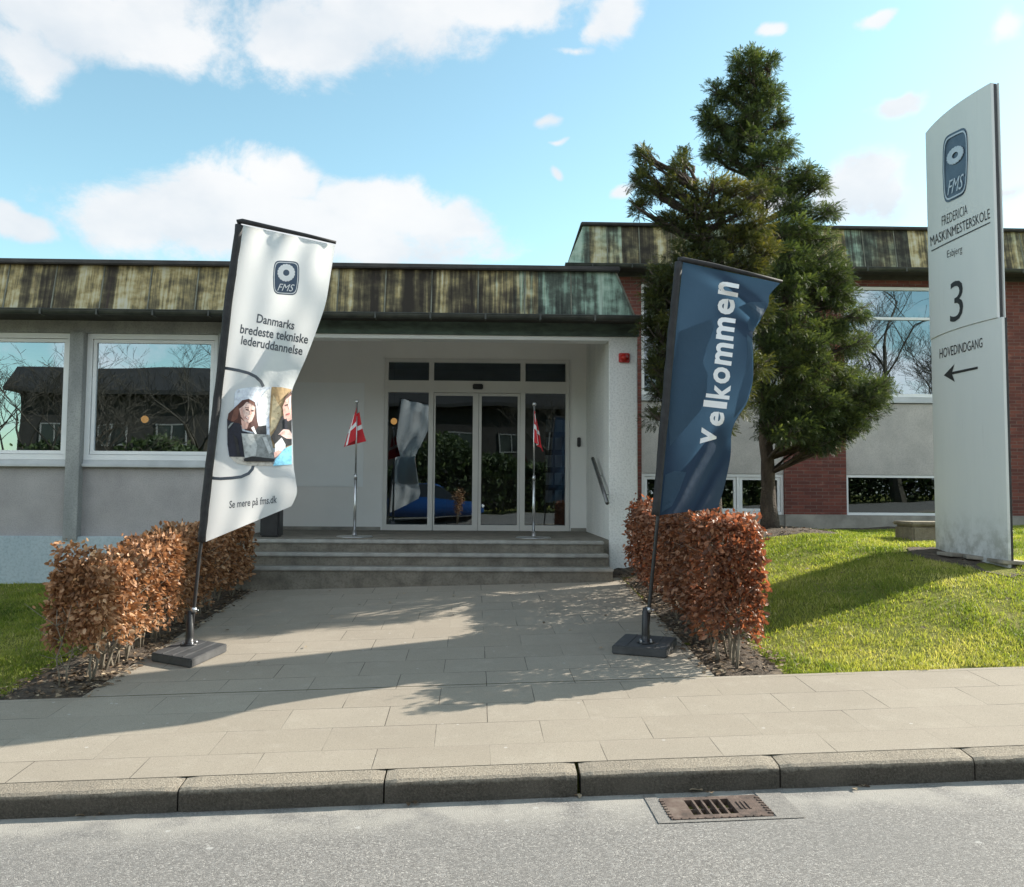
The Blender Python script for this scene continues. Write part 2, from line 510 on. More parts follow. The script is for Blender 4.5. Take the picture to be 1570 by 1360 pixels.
def slabs(name):
    m, T, out = new_mat(name)
    P = pos(T)
    rot = T.n('ShaderNodeMapping', {'Vector': P, 'Rotation': (0, 0, -math.radians(1.09)), 'Location': (0.21, 0.05, 0)}).outputs[0]
    wob = T.vm('ADD', rot, T.vm('MULTIPLY', T.n('ShaderNodeTexNoise', {'Vector': P, 'Scale': 1.1, 'Detail': 1.0}).outputs[1], (0.02, 0.012, 0)))
    b = T.n('ShaderNodeTexBrick', {'Vector': wob, 'Color1': (0.0, 0, 0), 'Color2': (1.0, 1, 1), 'Mortar': (0.5, 0.5, 0.5), 'Scale': 1.0, 'Mortar Size': 0.0028,
                                   'Mortar Smooth': 0.2, 'Brick Width': 0.65, 'Row Height': 0.4}, offset=0.5)
    base = T.rgb(b.outputs[0], (0.295, 0.256, 0.203), (0.335, 0.294, 0.236))
    base = T.rgb(T.mr(T.noise(P, 0.9, 5, 0.65), 0.35, 0.7, 0, 0.5), base, (0.255, 0.222, 0.178))
    base = T.rgb(T.mr(T.noise(P, 5, 6, 0.7), 0.5, 0.75, 0, 0.35), base, (0.40, 0.362, 0.30))
    grit = T.noise(P, 210, 2, 0.6)
    base = T.rgb(T.mr(grit, 0.42, 0.75, 0, 0.75), base, (0.15, 0.125, 0.10))
    base = T.rgb(T.mr(T.noise(T.scaled(P, (1, 1, 1), (7, 3, 1)), 150, 2, 0.6), 0.62, 0.75, 0, 0.6), base, (0.48, 0.45, 0.40))
    vo = T.n('ShaderNodeTexVoronoi', {'Vector': P, 'Scale': 5.0, 'Randomness': 1.0})
    base = T.rgb(T.mr(vo.outputs[0], 0.065, 0.045, 0, 0.55), base, (0.46, 0.44, 0.41))
    jm = T.m('MULTIPLY', b.outputs[1], T.mr(T.noise(P, 1.7, 3), 0.40, 0.62, 0.15, 1.0))
    col = T.rgb(jm, base, (0.06, 0.05, 0.04))
    h = T.m('ADD', T.m('MULTIPLY', jm, -1.0), T.m('MULTIPLY', grit, 0.25))
    h = T.m('ADD', h, T.m('MULTIPLY', b.outputs[0], 0.15))
    principled(T, out, col, 0.9, 0, h, 0.006, 0.8, 0.3)
    return m


M['slabs'] = slabs('slabs')


def asphalt():
    m, T, out = new_mat('asphalt')
    P = pos(T)
    v1 = T.n('ShaderNodeTexVoronoi', {'Vector': P, 'Scale': 160.0})
    v2 = T.n('ShaderNodeTexVoronoi', {'Vector': P, 'Scale': 85.0})
    st = T.n('ShaderNodeSeparateColor', {0: v1.outputs['Color']}).outputs[0]
    st2 = T.n('ShaderNodeSeparateColor', {0: v2.outputs['Color']}).outputs[1]
    g = T.ramp(st, [(0.0, (0.108, 0.101, 0.095)), (0.35, (0.152, 0.144, 0.134)), (0.7, (0.193, 0.182, 0.17)), (0.93, (0.29, 0.272, 0.25)), (1.0, (0.40, 0.38, 0.35))])
    g = T.rgb(T.mr(st2, 0.8, 0.95, 0, 0.5), g, (0.24, 0.235, 0.225))
    g = T.rgb(T.mr(T.noise(P, 0.8, 5), 0.35, 0.7, 0, 0.35), g, (0.145, 0.141, 0.135))
    s = T.n('ShaderNodeSeparateXYZ', {0: P})
    edge = T.m('SUBTRACT', s.outputs[1], T.m('MULTIPLY', s.outputs[0], 0.019))
    dust = T.m('MULTIPLY', T.mr(edge, 4.15, 4.6), T.mr(T.noise(P, 3.5, 5), 0.3, 0.62))
    g = T.rgb(T.m('MULTIPLY', dust, 0.75), g, (0.33, 0.31, 0.275))
    vo = T.n('ShaderNodeTexVoronoi', {'Vector': P, 'Scale': 3.4, 'Randomness': 1.0})
    g = T.rgb(T.mr(T.m('ADD', vo.outputs[0], T.m('MULTIPLY', T.noise(P, 40, 2), 0.03)), 0.085, 0.06, 0, 0.6), g, (0.40, 0.39, 0.37))
    principled(T, out, g, 0.85, 0, T.m('SUBTRACT', 1.0, v1.outputs[0]), 0.004, 0.45, 0.35)
    return m


M['asphalt'] = asphalt()


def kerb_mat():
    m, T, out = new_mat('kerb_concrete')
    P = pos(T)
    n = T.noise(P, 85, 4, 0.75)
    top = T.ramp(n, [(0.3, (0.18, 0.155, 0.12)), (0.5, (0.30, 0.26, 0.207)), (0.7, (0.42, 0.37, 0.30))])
    face_shade = T.ramp(n, [(0.3, (0.045, 0.04, 0.033)), (0.55, (0.10, 0.088, 0.072)), (0.75, (0.17, 0.15, 0.125))])  # street face darkened: its shade put into the colour, with some dirt
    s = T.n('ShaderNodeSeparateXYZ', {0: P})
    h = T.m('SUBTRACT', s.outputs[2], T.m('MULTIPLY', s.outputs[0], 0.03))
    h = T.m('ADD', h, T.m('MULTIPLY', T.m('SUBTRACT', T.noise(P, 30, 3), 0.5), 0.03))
    col = T.rgb(T.mr(h, 0.088, 0.114), face_shade, top)
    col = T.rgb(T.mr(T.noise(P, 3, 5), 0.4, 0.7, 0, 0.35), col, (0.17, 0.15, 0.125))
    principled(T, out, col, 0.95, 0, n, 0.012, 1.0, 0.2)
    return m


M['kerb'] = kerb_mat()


def ground_mat():
    m, T, out = new_mat('turf_soil')
    P = pos(T)
    n = T.noise(P, 2.2, 6, 0.65)
    col = T.ramp(n, [(0.3, (0.13, 0.15, 0.03)), (0.5, (0.20, 0.21, 0.045)), (0.7, (0.28, 0.25, 0.09))])
    col = T.rgb(T.mr(T.noise(P, 60, 4, 0.7), 0.45, 0.7, 0, 0.7), col, (0.04, 0.045, 0.015))
    principled(T, out, col, 0.95, 0, T.noise(P, 50, 4, 0.7), 0.03, 1.0, 0.1)
    return m


M['ground'] = ground_mat()
M['mulch'] = mottled('mulch', (0.03, 0.022, 0.016), (0.09, 0.066, 0.046), 14, 0.95, 1.0, 60, 0.03, c3=(0.17, 0.13, 0.09))


def leafy(name, stops, tr, tmix=0.35, rough=0.5, spec=0.3):
    m, T, out = new_mat(name)
    t = T.n('ShaderNodeAttribute', attribute_name='tint').outputs['Fac']
    col = T.ramp(t, stops)
    d = T.n('ShaderNodeBsdfPrincipled', {'Base Color': col, 'Roughness': rough})
    d.inputs['Specular IOR Level'].default_value = spec
    tl = T.n('ShaderNodeBsdfTranslucent', {'Color': T.rgb(1.0, col, tr, 'MULTIPLY')})
    mx = T.n('ShaderNodeMixShader', {0: tmix, 1: d.outputs[0], 2: tl.outputs[0]})
    T.nt.links.new(mx.outputs[0], out.inputs[0])
    return m


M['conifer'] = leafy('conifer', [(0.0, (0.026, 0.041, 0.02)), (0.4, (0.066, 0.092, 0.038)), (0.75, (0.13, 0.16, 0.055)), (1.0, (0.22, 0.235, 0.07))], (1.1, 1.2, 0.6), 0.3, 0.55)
M['conifer_gold'] = leafy('conifer_gold', [(0.0, (0.028, 0.038, 0.018)), (0.4, (0.06, 0.075, 0.026)), (0.75, (0.115, 0.122, 0.035)), (1.0, (0.24, 0.21, 0.045))], (1.1, 1.1, 0.6), 0.3, 0.55)
M['beech_leaf'] = leafy('beech_leaf', [(0.0, (0.10, 0.052, 0.03)), (0.4, (0.31, 0.16, 0.078)), (0.75, (0.52, 0.29, 0.155)), (1.0, (0.70, 0.49, 0.31))], (1.1, 0.9, 0.7), 0.32, 0.48, 0.35)
M['beech_leaf_red'] = leafy('beech_leaf_red', [(0.0, (0.085, 0.04, 0.027)), (0.4, (0.21, 0.10, 0.055)), (0.75, (0.36, 0.175, 0.095)), (1.0, (0.55, 0.35, 0.23))], (1.3, 0.74, 0.5), 0.35, 0.46, 0.4)
M['litter'] = leafy('litter', [(0.0, (0.05, 0.035, 0.022)), (0.5, (0.17, 0.11, 0.065)), (1.0, (0.40, 0.32, 0.22))], (1, 0.9, 0.8), 0.1, 0.7)
M['grass'] = leafy('grass', [(0.0, (0.075, 0.12, 0.02)), (0.35, (0.215, 0.27, 0.045)), (0.7, (0.40, 0.40, 0.10)), (1.0, (0.62, 0.54, 0.26))], (1.1, 1.15, 0.5), 0.45, 0.5, 0.3)


def emit(name, col, s):
    m, T, out = new_mat(name)
    e = T.n('ShaderNodeEmission', {'Color': col, 'Strength': s})
    T.nt.links.new(e.outputs[0], out.inputs[0])
    return m


M['lamp_glow'] = emit('lamp_glow', (1.0, 0.52, 0.16), 0.38)

# ------------------------------------------------------------ ground shape
RA = math.radians(1.09)                                  # the road runs a little askew to the building
CA, SA = math.cos(RA), math.sin(RA)
KERB_V = 4.69


def uv_to_xy(u, v): return (u * CA - v * SA, u * SA + v * CA)
def xy_to_uv(x, y): return (x * CA + y * SA, -x * SA + y * CA)


V_KN = [-400, -60, -7.5, -3.45, -3.3, -3.2, 4.835, 4.87, 12.0, 16.5, 60, 400]
Z_KN = [1.6, 1.2, 0.75, 0.12, 0.10, -0.03, -0.03, 0.118, 0.591, 0.80, 1.0, 1.2]
B_Y = [6.45, 7.2, 7.8, 8.65, 9.95, 12.0, 14.0, 16.5, 18.0]
B_Z = [0.0, 0.16, 0.28, 0.42, 0.43, 0.34, 0.22, -0.02, -0.05]


def G(x, y):
    "height of the ground, scalar or array"
    u, v = xy_to_uv(x, y)
    z = np.interp(v, V_KN, Z_KN)
    s = np.clip(x, -25, 25) * 0.03
    b = np.interp(y, B_Y, B_Z) * np.clip((np.asarray(x) - 1.8) / 2.5, 0, 1)
    m = 0.13 * np.exp(-((np.asarray(x) - 3.8) / 1.3) ** 2 - ((np.asarray(y) - 12.6) / 1.8) ** 2)
    return z + s + b + m


def Zpave(x, y):
    u, v = xy_to_uv(x, y)
    return 0.12 + 0.0645 * (v - KERB_V) + 0.03 * np.clip(x, -25, 25) + 0.012


def ground_hit(px, py, f=G):
    d = ray(px, py)
    lo, hi = 2.0, 60.0
    for k in range(60):
        t = (lo + hi) / 2
        p = CAM + d * t
        if p.z > f(p.x, p.y): lo = t
        else: hi = t
    return CAM + d * lo


def sheet(name, us, vs, zf, mat, uvspace=True, label=None, cat=None, kind='structure', parent=None):
    U, V = np.meshgrid(us, vs)
    if uvspace: X, Y = U * CA - V * SA, U * SA + V * CA
    else: X, Y = U, V
    P = np.stack([X, Y, zf(X, Y)], -1).reshape(-1, 3)
    nu, nv = len(us), len(vs)
    i = np.arange(nv - 1)[:, None] * nu + np.arange(nu - 1)[None]
    F4 = np.stack([i, i + 1, i + nu + 1, i + nu], -1).reshape(-1, 4)
    me = np_mesh(name, P, F4, smooth=True)
    o = link(name, me, mat)
    return tag(o, kind=kind)


us = np.concatenate([[-400, -200, -100, -50, -30, -20], np.arange(-14, 16, 0.35), [20, 30, 50, 100, 200, 400]])
vsn = np.concatenate([[-400, -200, -60, -30, -15, -10, -7.5, -5, -3.45, -3.3, -3.2, -2, 0, 2, 4, 4.835, 4.87, 5.05, 5.6], np.arange(6.2, 18.2, 0.25), [20, 25, 40, 60, 120, 400]])
sheet('ground', us, vsn, lambda x, y: G(x, y), M['ground'])

# road, with an opening for the gully grate
gp = ground_hit(1096, 1238, lambda x, y: 0.03 * x)
gu, gv = xy_to_uv(gp.x, gp.y)
GX0, GX1, GV0, GV1 = gu - 0.235, gu + 0.235, gv - 0.13, gv + 0.13
zroad = lambda x, y: 0.03 * np.clip(x, -25, 25)
mb = MB()
uk = [-120, -25, -6, GX0, GX1, 6, 25, 120]
vk = [-3.2, GV0, GV1, KERB_V + 0.02]
for i in range(len(uk) - 1):
    for j in range(len(vk) - 1):
        if i == 3 and j == 1: continue
        q = [uv_to_xy(a, b) for a, b in ((uk[i], vk[j]), (uk[i + 1], vk[j]), (uk[i + 1], vk[j + 1]), (uk[i], vk[j + 1]))]
        mb.add([(x, y, float(zroad(x, y))) for x, y in q], [(0, 1, 2, 3)])
tag(mb.build('road', M['asphalt']), kind='structure')

# kerb stones along the near pavement and the far side of the street
mb = MB()


def kerb_stone(mb, u0, u1, v0, v1, zt, seed, flip=False):
    rr = random.Random(seed)
    n = max(3, int((u1 - u0) / 0.06))
    prof = [(0.0, -0.08), (0.0, zt - 0.035), (0.006, zt - 0.014), (0.022, zt - 0.002), (0.06, zt + 0.002), (v1 - v0, zt + 0.0135)]
    rows = []
    for i in range(n + 1):
        u = u0 + (u1 - u0) * i / n
        e = min(1, min(i, n - i) / 1.0)
        row = []
        for k, (dv, dz) in enumerate(prof):
            j = (rr.uniform(-1, 1) * 0.004) if 0 < k < 4 else 0
            a = dv + j + (0.006 * (1 - e) if k < 4 else 0)
            v = (v1 - a) if flip else (v0 + a)
            x, y = uv_to_xy(u, v)
            row.append((x, y, 0.03 * x + dz + j * 0.6 - (0.006 * (1 - e) if k > 0 else 0)))
        rows.append(row)
    m = len(prof)
    vs = [p for r in rows for p in r]
    fs = [(i * m + k, (i + 1) * m + k, (i + 1) * m + k + 1, i * m + k + 1) for i in range(n) for k in range(m - 1)]
    fs.append(tuple(range(m)))
    fs.append(tuple(n * m + k for k in range(m)))
    mb.add(vs, fs)


def kerb_u(px, py):
    p = ground_hit(px, py, lambda x, y: 0.03 * x + 0.06)
    return xy_to_uv(p.x, p.y)[0]


joints = [kerb_u(275, 1225), kerb_u(590, 1212), kerb_u(890, 1203), kerb_u(1195, 1190), kerb_u(1482, 1173)]
left = [joints[0] - 1.05 * k for k in range(7, 0, -1)]
right = [joints[-1] + 1.05 * k for k in range(1, 7)]
joints = left + joints + right
for i in range(len(joints) - 1):
    g = 0.006 if abs(i - 8) else 0.018
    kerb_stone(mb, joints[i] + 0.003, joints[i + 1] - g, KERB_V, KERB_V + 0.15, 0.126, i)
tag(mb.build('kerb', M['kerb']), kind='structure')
mb = MB()
mb.smooth = True
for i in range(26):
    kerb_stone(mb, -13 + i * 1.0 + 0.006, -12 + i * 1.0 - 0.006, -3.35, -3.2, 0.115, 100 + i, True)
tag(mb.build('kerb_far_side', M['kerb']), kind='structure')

PAVE_V1 = 6.40
sheet('pavement', np.arange(-16, 16.1, 0.5), np.array([KERB_V + 0.143, 5.0, 5.4, 5.8, PAVE_V1]), Zpave, M['slabs'])
WX0, WX1 = -2.92, 1.68
# walkway starts flush at the back edge of the pavement
xs = np.linspace(WX0, WX1, 12)
ts = np.linspace(0, 1, 14)
XX, TT = np.meshgrid(xs, ts)
y0 = (PAVE_V1 + XX * SA) / CA + 0.011
YY = y0 + (11.02 - y0) * TT
ZZ = Zpave(XX, YY)
i = np.arange(13)[:, None] * 12 + np.arange(11)[None]
o = link('walkway', np_mesh('walkway', np.stack([XX, YY, ZZ], -1).reshape(-1, 3), np.stack([i, i + 1, i + 13, i + 12], -1).reshape(-1, 4), smooth=True), M['slabs'])
tag(o, kind='structure')
# verge / second pavement across the street
sheet('pavement_far_side', np.arange(-30, 30.1, 2.0), np.array([-5.3, -3.36]), lambda x, y: G(x, y) * 0 + 0.03 * x + np.interp(xy_to_uv(x, y)[1], V_KN, Z_KN) + 0.02, M['slabs'])


def bed(name, x0, x1, y0, y1):
    xs = np.linspace(x0, x1, 8)
    ys = np.linspace(y0, y1, 26)
    X, Y = np.meshgrid(xs, ys)
    ex = np.minimum((X - x0), (x1 - X)) / 0.12
    ey = np.minimum((Y - y0), (y1 - Y)) / 0.12
    e = np.clip(np.minimum(ex, ey), 0, 1)
    j = RNG.normal(0, 0.012, X.shape) * e
    Yj = Y + RNG.normal(0, 0.02, X.shape) * e
    Z = np.maximum(G(X, Yj), 0) * 0 + G(X, Yj) + 0.004 + 0.03 * e + j
    i = np.arange(25)[:, None] * 8 + np.arange(7)[None]
    o = link(name, np_mesh(name, np.stack([X, Yj, Z], -1).reshape(-1, 3), np.stack([i, i + 1, i + 9, i + 8], -1).reshape(-1, 4), smooth=True), M['mulch'])
    return tag(o, kind='structure')


bed('planting_bed', -3.58, WX0 - 0.005, 6.36, 11.0)
bed('planting_bed', WX1 + 0.005, 2.22, 6.47, 11.03)
bed('planting_bed', 1.545, WX1 + 0.5, 11.04, 11.68)
bed('planting_bed', 2.1, 4.9, 11.75, 16.38)
bed('planting_bed', 4.92, 8.2, 13.9, 16.38)

# ------------------------------------------------------------ low entrance building
BL = thing('entrance_building', 'low white school entrance building with weathered copper mansard roof and deep porch', 'building', (-3.0, 12.0, 0.6))
LX0 = -15.6
PILS = [(-5.745 - 2.0 * k, -5.555 - 2.0 * k) for k in range(-1, 5)]          # pilasters from the porch leftwards
ZW0, ZW1, ZS, ZP, ZB = 2.07, 3.81, 1.97, 1.03, 3.98                          # window bottom and top, sill, plinth top, beam top
FY = 11.9
mb = MB()
mb.box(LX0, FY, ZP, -3.56, FY + 0.18, ZS)                                    # panels under the windows
mb.build('wall_panel', M['roughcast'], BL)
mb = MB()
mb.box(LX0, FY - 0.05, ZW1, -3.56, FY + 0.2, ZB)
mb.build('beam', M['pilaster_concrete'], BL)
mb = MB()
mb.box(LX0, FY - 0.10, 0.0, -3.30, FY + 0.3, ZP, 0.01)
mb.build('plinth', M['plinth_paint'], BL)
for a, b in PILS:
    mb = MB()
    mb.box(a, FY - 0.125, 1.0 + 0.0, b, FY + 0.17, ZW1 - 0.003, 0.006)
    mb.box(a + 0.002, FY - 0.12, 0.98, b - 0.002, FY - 0.101, 1.02)
    mb.build('pilaster', M['pilaster_concrete'], BL)


def window(parent, x0, x1, z0, z1, y, fw=0.07, inner=0.045, trans=(), mull=(), mat='frame_white', glassm='window_glass', deep=0.10):
    "outer frame, a sash inset in it, glass; trans/mull split it"
    mb = MB()
    mb.box(x0, y, z0, x0 + fw, y + deep, z1); mb.box(x1 - fw, y, z0, x1, y + deep, z1)
    mb.box(x0 + fw, y, z0, x1 - fw, y + deep, z0 + fw); mb.box(x0 + fw, y, z1 - fw, x1 - fw, y + deep, z1)
    xs = [x0 + fw] + [v for m_ in mull for v in (m_ - fw / 2, m_ + fw / 2)] + [x1 - fw]
    zs = [z0 + fw] + [v for t in trans for v in (t - fw * 0.4, t + fw * 0.4)] + [z1 - fw]
    for m_ in mull: mb.box(m_ - fw / 2, y + 0.004, z0 + fw, m_ + fw / 2, y + deep, z1 - fw)
    for k in range(0, len(xs), 2):
        for t in trans: mb.box(xs[k], y + 0.004, t - fw * 0.4, xs[k + 1], y + deep, t + fw * 0.4)
    panes = []
    for k in range(0, len(xs), 2):
        for j in range(0, len(zs), 2):
            a, b, c, d = xs[k], xs[k + 1], zs[j], zs[j + 1]
            g = 0.008
            if inner:
                yy = y + 0.018
                a, b, c, d = a + g, b - g, c + g, d - g
                mb.box(a, yy, c, a + inner, yy + 0.05, d); mb.box(b - inner, yy, c, b, yy + 0.05, d)
                mb.box(a + inner, yy, c, b - inner, yy + 0.05, c + inner); mb.box(a + inner, yy, d - inner, b - inner, yy + 0.05, d)
                mb.box(a - g, yy + 0.03, c - g, b + g, yy + 0.035, c); mb.box(a - g, yy + 0.03, d, b + g, yy + 0.035, d + g)
                mb.box(a - g, yy + 0.03, c, a, yy + 0.035, d); mb.box(b, yy + 0.03, c, b + g, yy + 0.035, d)
                a, b, c, d = a + inner, b - inner, c + inner, d - inner
            panes.append((a, b, c, d))
    w = mb.build('window', M[mat], parent, origin=((x0 + x1) / 2, y, z0))
    for a, b, c, d in panes:
        pb = MB()
        pb.add([(a - 0.004, y + 0.045, c - 0.004), (b + 0.004, y + 0.045, c - 0.004), (b + 0.004, y + 0.045, d + 0.004), (a - 0.004, y + 0.045, d + 0.004)], [(0, 1, 2, 3)])
        pb.build('pane', M[glassm], w, origin=((a + b) / 2, y + 0.045, c), fix=False)
    return w


for k in range(len(PILS) - 1):
    x0, x1 = PILS[k + 1][1] + 0.004, PILS[k][0] - 0.004
    w = window(BL, x0, x1, ZW0, ZW1 - 0.004, FY - 0.02)
    mb = MB()
    mb.box(x0, FY - 0.075, ZS, x1, FY + 0.1, ZS + 0.045, 0.006)
    mb.box(x0, FY - 0.03, ZS + 0.045, x1, FY + 0.1, ZW0 - 0.002)
    mb.build('sill', M['sill_grey'], w)

# porch: walls, pier, ceiling, white lintel
PX0, PX1, PY1, ZC = -3.56, 1.62, 14.5, 4.32
mb = MB()
mb.box(PX0 - 0.17, FY + 0.3, 0.4, PX0, PY1, ZC)
mb.build('porch_side_wall', M['porch_wall'], BL)
dx0, dx1, dz1 = at(588, 680, PY1).x, at(873, 680, PY1).x, 3.93
mb = MB()
mb.box(PX0 - 0.17, PY1, 0.9, dx0, PY1 + 0.25, ZC)
mb.box(dx1, PY1, 0.9, PX1, PY1 + 0.25, ZC)
mb.box(dx0, PY1, dz1, dx1, PY1 + 0.25, ZC)
mb.build('porch_back_wall', M['porch_wall'], BL)
mb = MB()
mb.box(PX0 + 0.02, PY1 - 0.014, 1.75, at(558, 660, PY1).x, PY1 - 0.0005, 3.50)
mb.build('wall_board', M['porch_panel'], BL)
mb = MB()
mb.box(PX0, PY1 - 0.02, 1.032, dx0 - 0.03, PY1 - 0.001, 1.085)
mb.build('skirting', M['plinth_concrete'], BL)
mb = MB()
mb.box(dx1 + 0.03, PY1 - 0.02, 1.032, PX1 - 0.001, PY1 - 0.001, 1.085)
mb.build('skirting', M['plinth_concrete'], BL)
PR = 2.01
mb = MB()
mb.box(PX1, 11.7, 0.3, PR, 16.46, 3.96, 0.012)
mb.box(PX1 + 0.002, 11.76, 3.955, PX1 + 0.12, PY1 + 0.25, 4.33)
mb.build('pier', M['white_wall'], BL)
mb = MB()
mb.box(PX0, 11.705, 3.757, PX1 - 0.002, 11.95, 3.81)
mb.box(PX0, 11.72, 3.81, PX1 - 0.002, 11.95, ZC)
mb.build('lintel', M['frame_white'], BL)
mb = MB()
mb.box(PX0 - 0.05, 11.66, 3.812, PR + 0.02, 11.70, 3.985)
mb.box(PR + 0.002, 11.66, 3.965, PR + 0.04, 16.4, 3.985)
mb.build('fascia', M['fascia_green'], BL)
mb = MB()
mb.box(PX0 - 0.17, 11.96, ZC, PX1 + 0.1, PY1 + 0.3, ZC + 0.06)
mb.build('ceiling', M['porch_wall'], BL)
mb = MB()
mb.box(PX0 - 0.17, 11.72, 0.2, PX1 - 0.002, PY1 + 0.3, 1.03)
mb.build('landing', M['step_concrete'], BL)
# roof: copper mansard, hipped at the right end, dark cap, gutter
RB, RT, ZR0 = 11.28, 11.42, 4.00
ZR1, ZCAP = at(500, 411.5, RT).z, at(500, 402, RT - 0.09).z
xb, xt = 1.905, at(944, 416, RT).x
mb = MB()
mb.add([(LX0, RB, ZR0), (xb, RB, ZR0), (xt, RT, ZR1), (LX0, RT, ZR1), (xb, 16.3, ZR0), (xt, 16.3, ZR1)], [(0, 1, 2, 3), (1, 4, 5, 2)])
mb.mat = 1
sx = at(14, 440, 11.4).x
k = 0
x = sx - 0.62 * 14
while x < xb - 0.08:
    t0 = (x, RB, ZR0); t1 = (x, RT, ZR1)
    jx = random.uniform(-0.004, 0.004)
    if x < xt:
        mb.hexa([(x - 0.008 + jx, RB - 0.013, ZR0), (x + 0.008 + jx, RB - 0.013, ZR0), (x + 0.008 + jx, RB + 0.01, ZR0), (x - 0.008 + jx, RB + 0.01, ZR0),
                 (x - 0.008 + jx, RT - 0.013, ZR1 - 0.003), (x + 0.008 + jx, RT - 0.013, ZR1 - 0.003), (x + 0.008 + jx, RT + 0.01, ZR1), (x - 0.008 + jx, RT + 0.01, ZR1)])
    x += 0.62
mb.hexa([(xb - 0.01, RB - 0.014, ZR0), (xb + 0.014, RB - 0.01, ZR0), (xb + 0.01, RB + 0.01, ZR0), (xb - 0.01, RB + 0.01, ZR0),
         (xt - 0.01, RT - 0.014, ZR1 - 0.003), (xt + 0.014, RT - 0.01, ZR1 - 0.003), (xt + 0.01, RT + 0.01, ZR1), (xt - 0.01, RT + 0.01, ZR1)])
mb.build('mansard', [M['copper'], M['seam']], BL)
mb = MB()
mb.box(LX0, RT - 0.09, ZR1 - 0.004, xt + 0.05, RT + 0.4, ZCAP, 0.012)
mb.box(xt - 0.35, RT + 0.402, ZR1 - 0.004, xt + 0.05, 16.45, ZCAP, 0.012)
mb.build('roof_cap', M['roof_cap'], BL)
mb = MB()
mb.box(LX0, RT + 0.41, 4.5, xt - 0.36, 22, 4.66)
mb.build('flat_roof', M['roof_cap'], BL)
mb = MB()
mb.box(LX0, RB + 0.02, 3.985, PX0 - 0.06, FY + 0.2, 4.0)
mb.box(PX0 - 0.06, RB + 0.02, 3.987, PR + 0.0, 11.75, 4.0)
mb.box(PR - 0.2, 11.76, 3.987, PR - 0.1, 16.2, 4.0)
mb.build('soffit', M['soffit_dark'], BL)
mb = MB()


def gutter(mb, x0, x1, y, z, r=0.062):
    n = 9
    vs, fs = [], []
    for x in (x0, x1):
        for rr in (r, r - 0.006):
            for k in range(n):
                a = math.pi + math.pi * k / (n - 1)
                vs.append((x, y + rr * math.cos(a), z + rr * math.sin(a)))
    for k in range(n - 1):
        fs.append((k, k + 1, 2 * n + k + 1, 2 * n + k))
        fs.append((n + k + 1, n + k, 3 * n + k, 3 * n + k + 1))
    fs += [(0, 2 * n, 3 * n, n), (n - 1, 2 * n - 1, 4 * n - 1, 3 * n - 1)]
    fs.append(tuple(range(n)) ); fs.append(tuple(2 * n + k for k in range(n)))
    mb.add(vs, fs)
    mb.tube([(x0, y - r, z), (x1, y - r, z)], 0.009, 6)


gutter(mb, LX0, 1.99, RB - 0.055, 3.995)
x = -15.2
while x < 1.9:
    mb.box(x - 0.012, RB - 0.125, 3.925, x + 0.012, RB - 0.115, 4.006)
    mb.box(x - 0.012, RB - 0.117, 3.925, x + 0.012, RB + 0.0, 3.935)
    x += 0.72
mb.build('gutter', M['gutter_metal'], BL)
# closed shell and rooms behind the glass
mb = MB()
mb.box(LX0 - 0.2, FY - 0.05, 0.2, LX0, 22, 4.5)
mb.box(LX0, 21.8, 0.2, PR, 22, 4.5)
mb.box(PX1 + 0.1, 16.55, 0.2, PR - 0.01, 21.8, 4.5)
mb.build('outer_wall', M['roughcast'], BL)
mb = MB()
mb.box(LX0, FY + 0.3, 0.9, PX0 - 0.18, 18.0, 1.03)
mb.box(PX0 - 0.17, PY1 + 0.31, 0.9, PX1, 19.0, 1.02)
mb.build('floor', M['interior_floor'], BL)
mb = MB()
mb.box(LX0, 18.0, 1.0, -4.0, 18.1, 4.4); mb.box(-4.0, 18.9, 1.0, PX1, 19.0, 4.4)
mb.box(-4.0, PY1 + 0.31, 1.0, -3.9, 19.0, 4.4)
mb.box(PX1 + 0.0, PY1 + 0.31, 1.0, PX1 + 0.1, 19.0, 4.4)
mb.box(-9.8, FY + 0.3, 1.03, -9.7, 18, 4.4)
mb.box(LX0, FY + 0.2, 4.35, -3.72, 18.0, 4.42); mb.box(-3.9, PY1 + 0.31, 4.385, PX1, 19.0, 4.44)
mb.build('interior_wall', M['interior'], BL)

# glazed sliding entrance
D = MB()
ty = PY1 - 0.03
e = lambda px: at(px, 680, ty).x
zt, zb = dz1 + 0.0, 1.031
fr = [(588, 594), (656.5, 664), (797.5, 805), (867, 873)]
for a, b in fr: D.box(e(a), ty, zb, e(b), ty + 0.12, zt, 0.004)
for a, b in ((594, 656.5), (664, 797.5), (805, 867)):
    D.box(e(a), ty + 0.004, 3.865, e(b), ty + 0.12, zt)
    D.box(e(a), ty - 0.012 if a == 664 else ty + 0.002, 3.35, e(b), ty + 0.12, 3.55)
for a, b in ((594, 656.5), (805, 867)):
    D.box(e(a), ty + 0.004, zb, e(b), ty + 0.12, 1.125)
DR = D.build('entrance_door', M['frame_cream'], BL, origin=((dx0 + dx1) / 2, ty, zb))


def pane(parent, x0, x1, z0, z1, y, m, name='pane'):
    pb = MB()
    pb.add([(x0, y, z0), (x1, y, z0), (x1, y, z1), (x0, y, z1)], [(0, 1, 2, 3)])
    return pb.build(name, M[m], parent, origin=((x0 + x1) / 2, y, z0), fix=False)


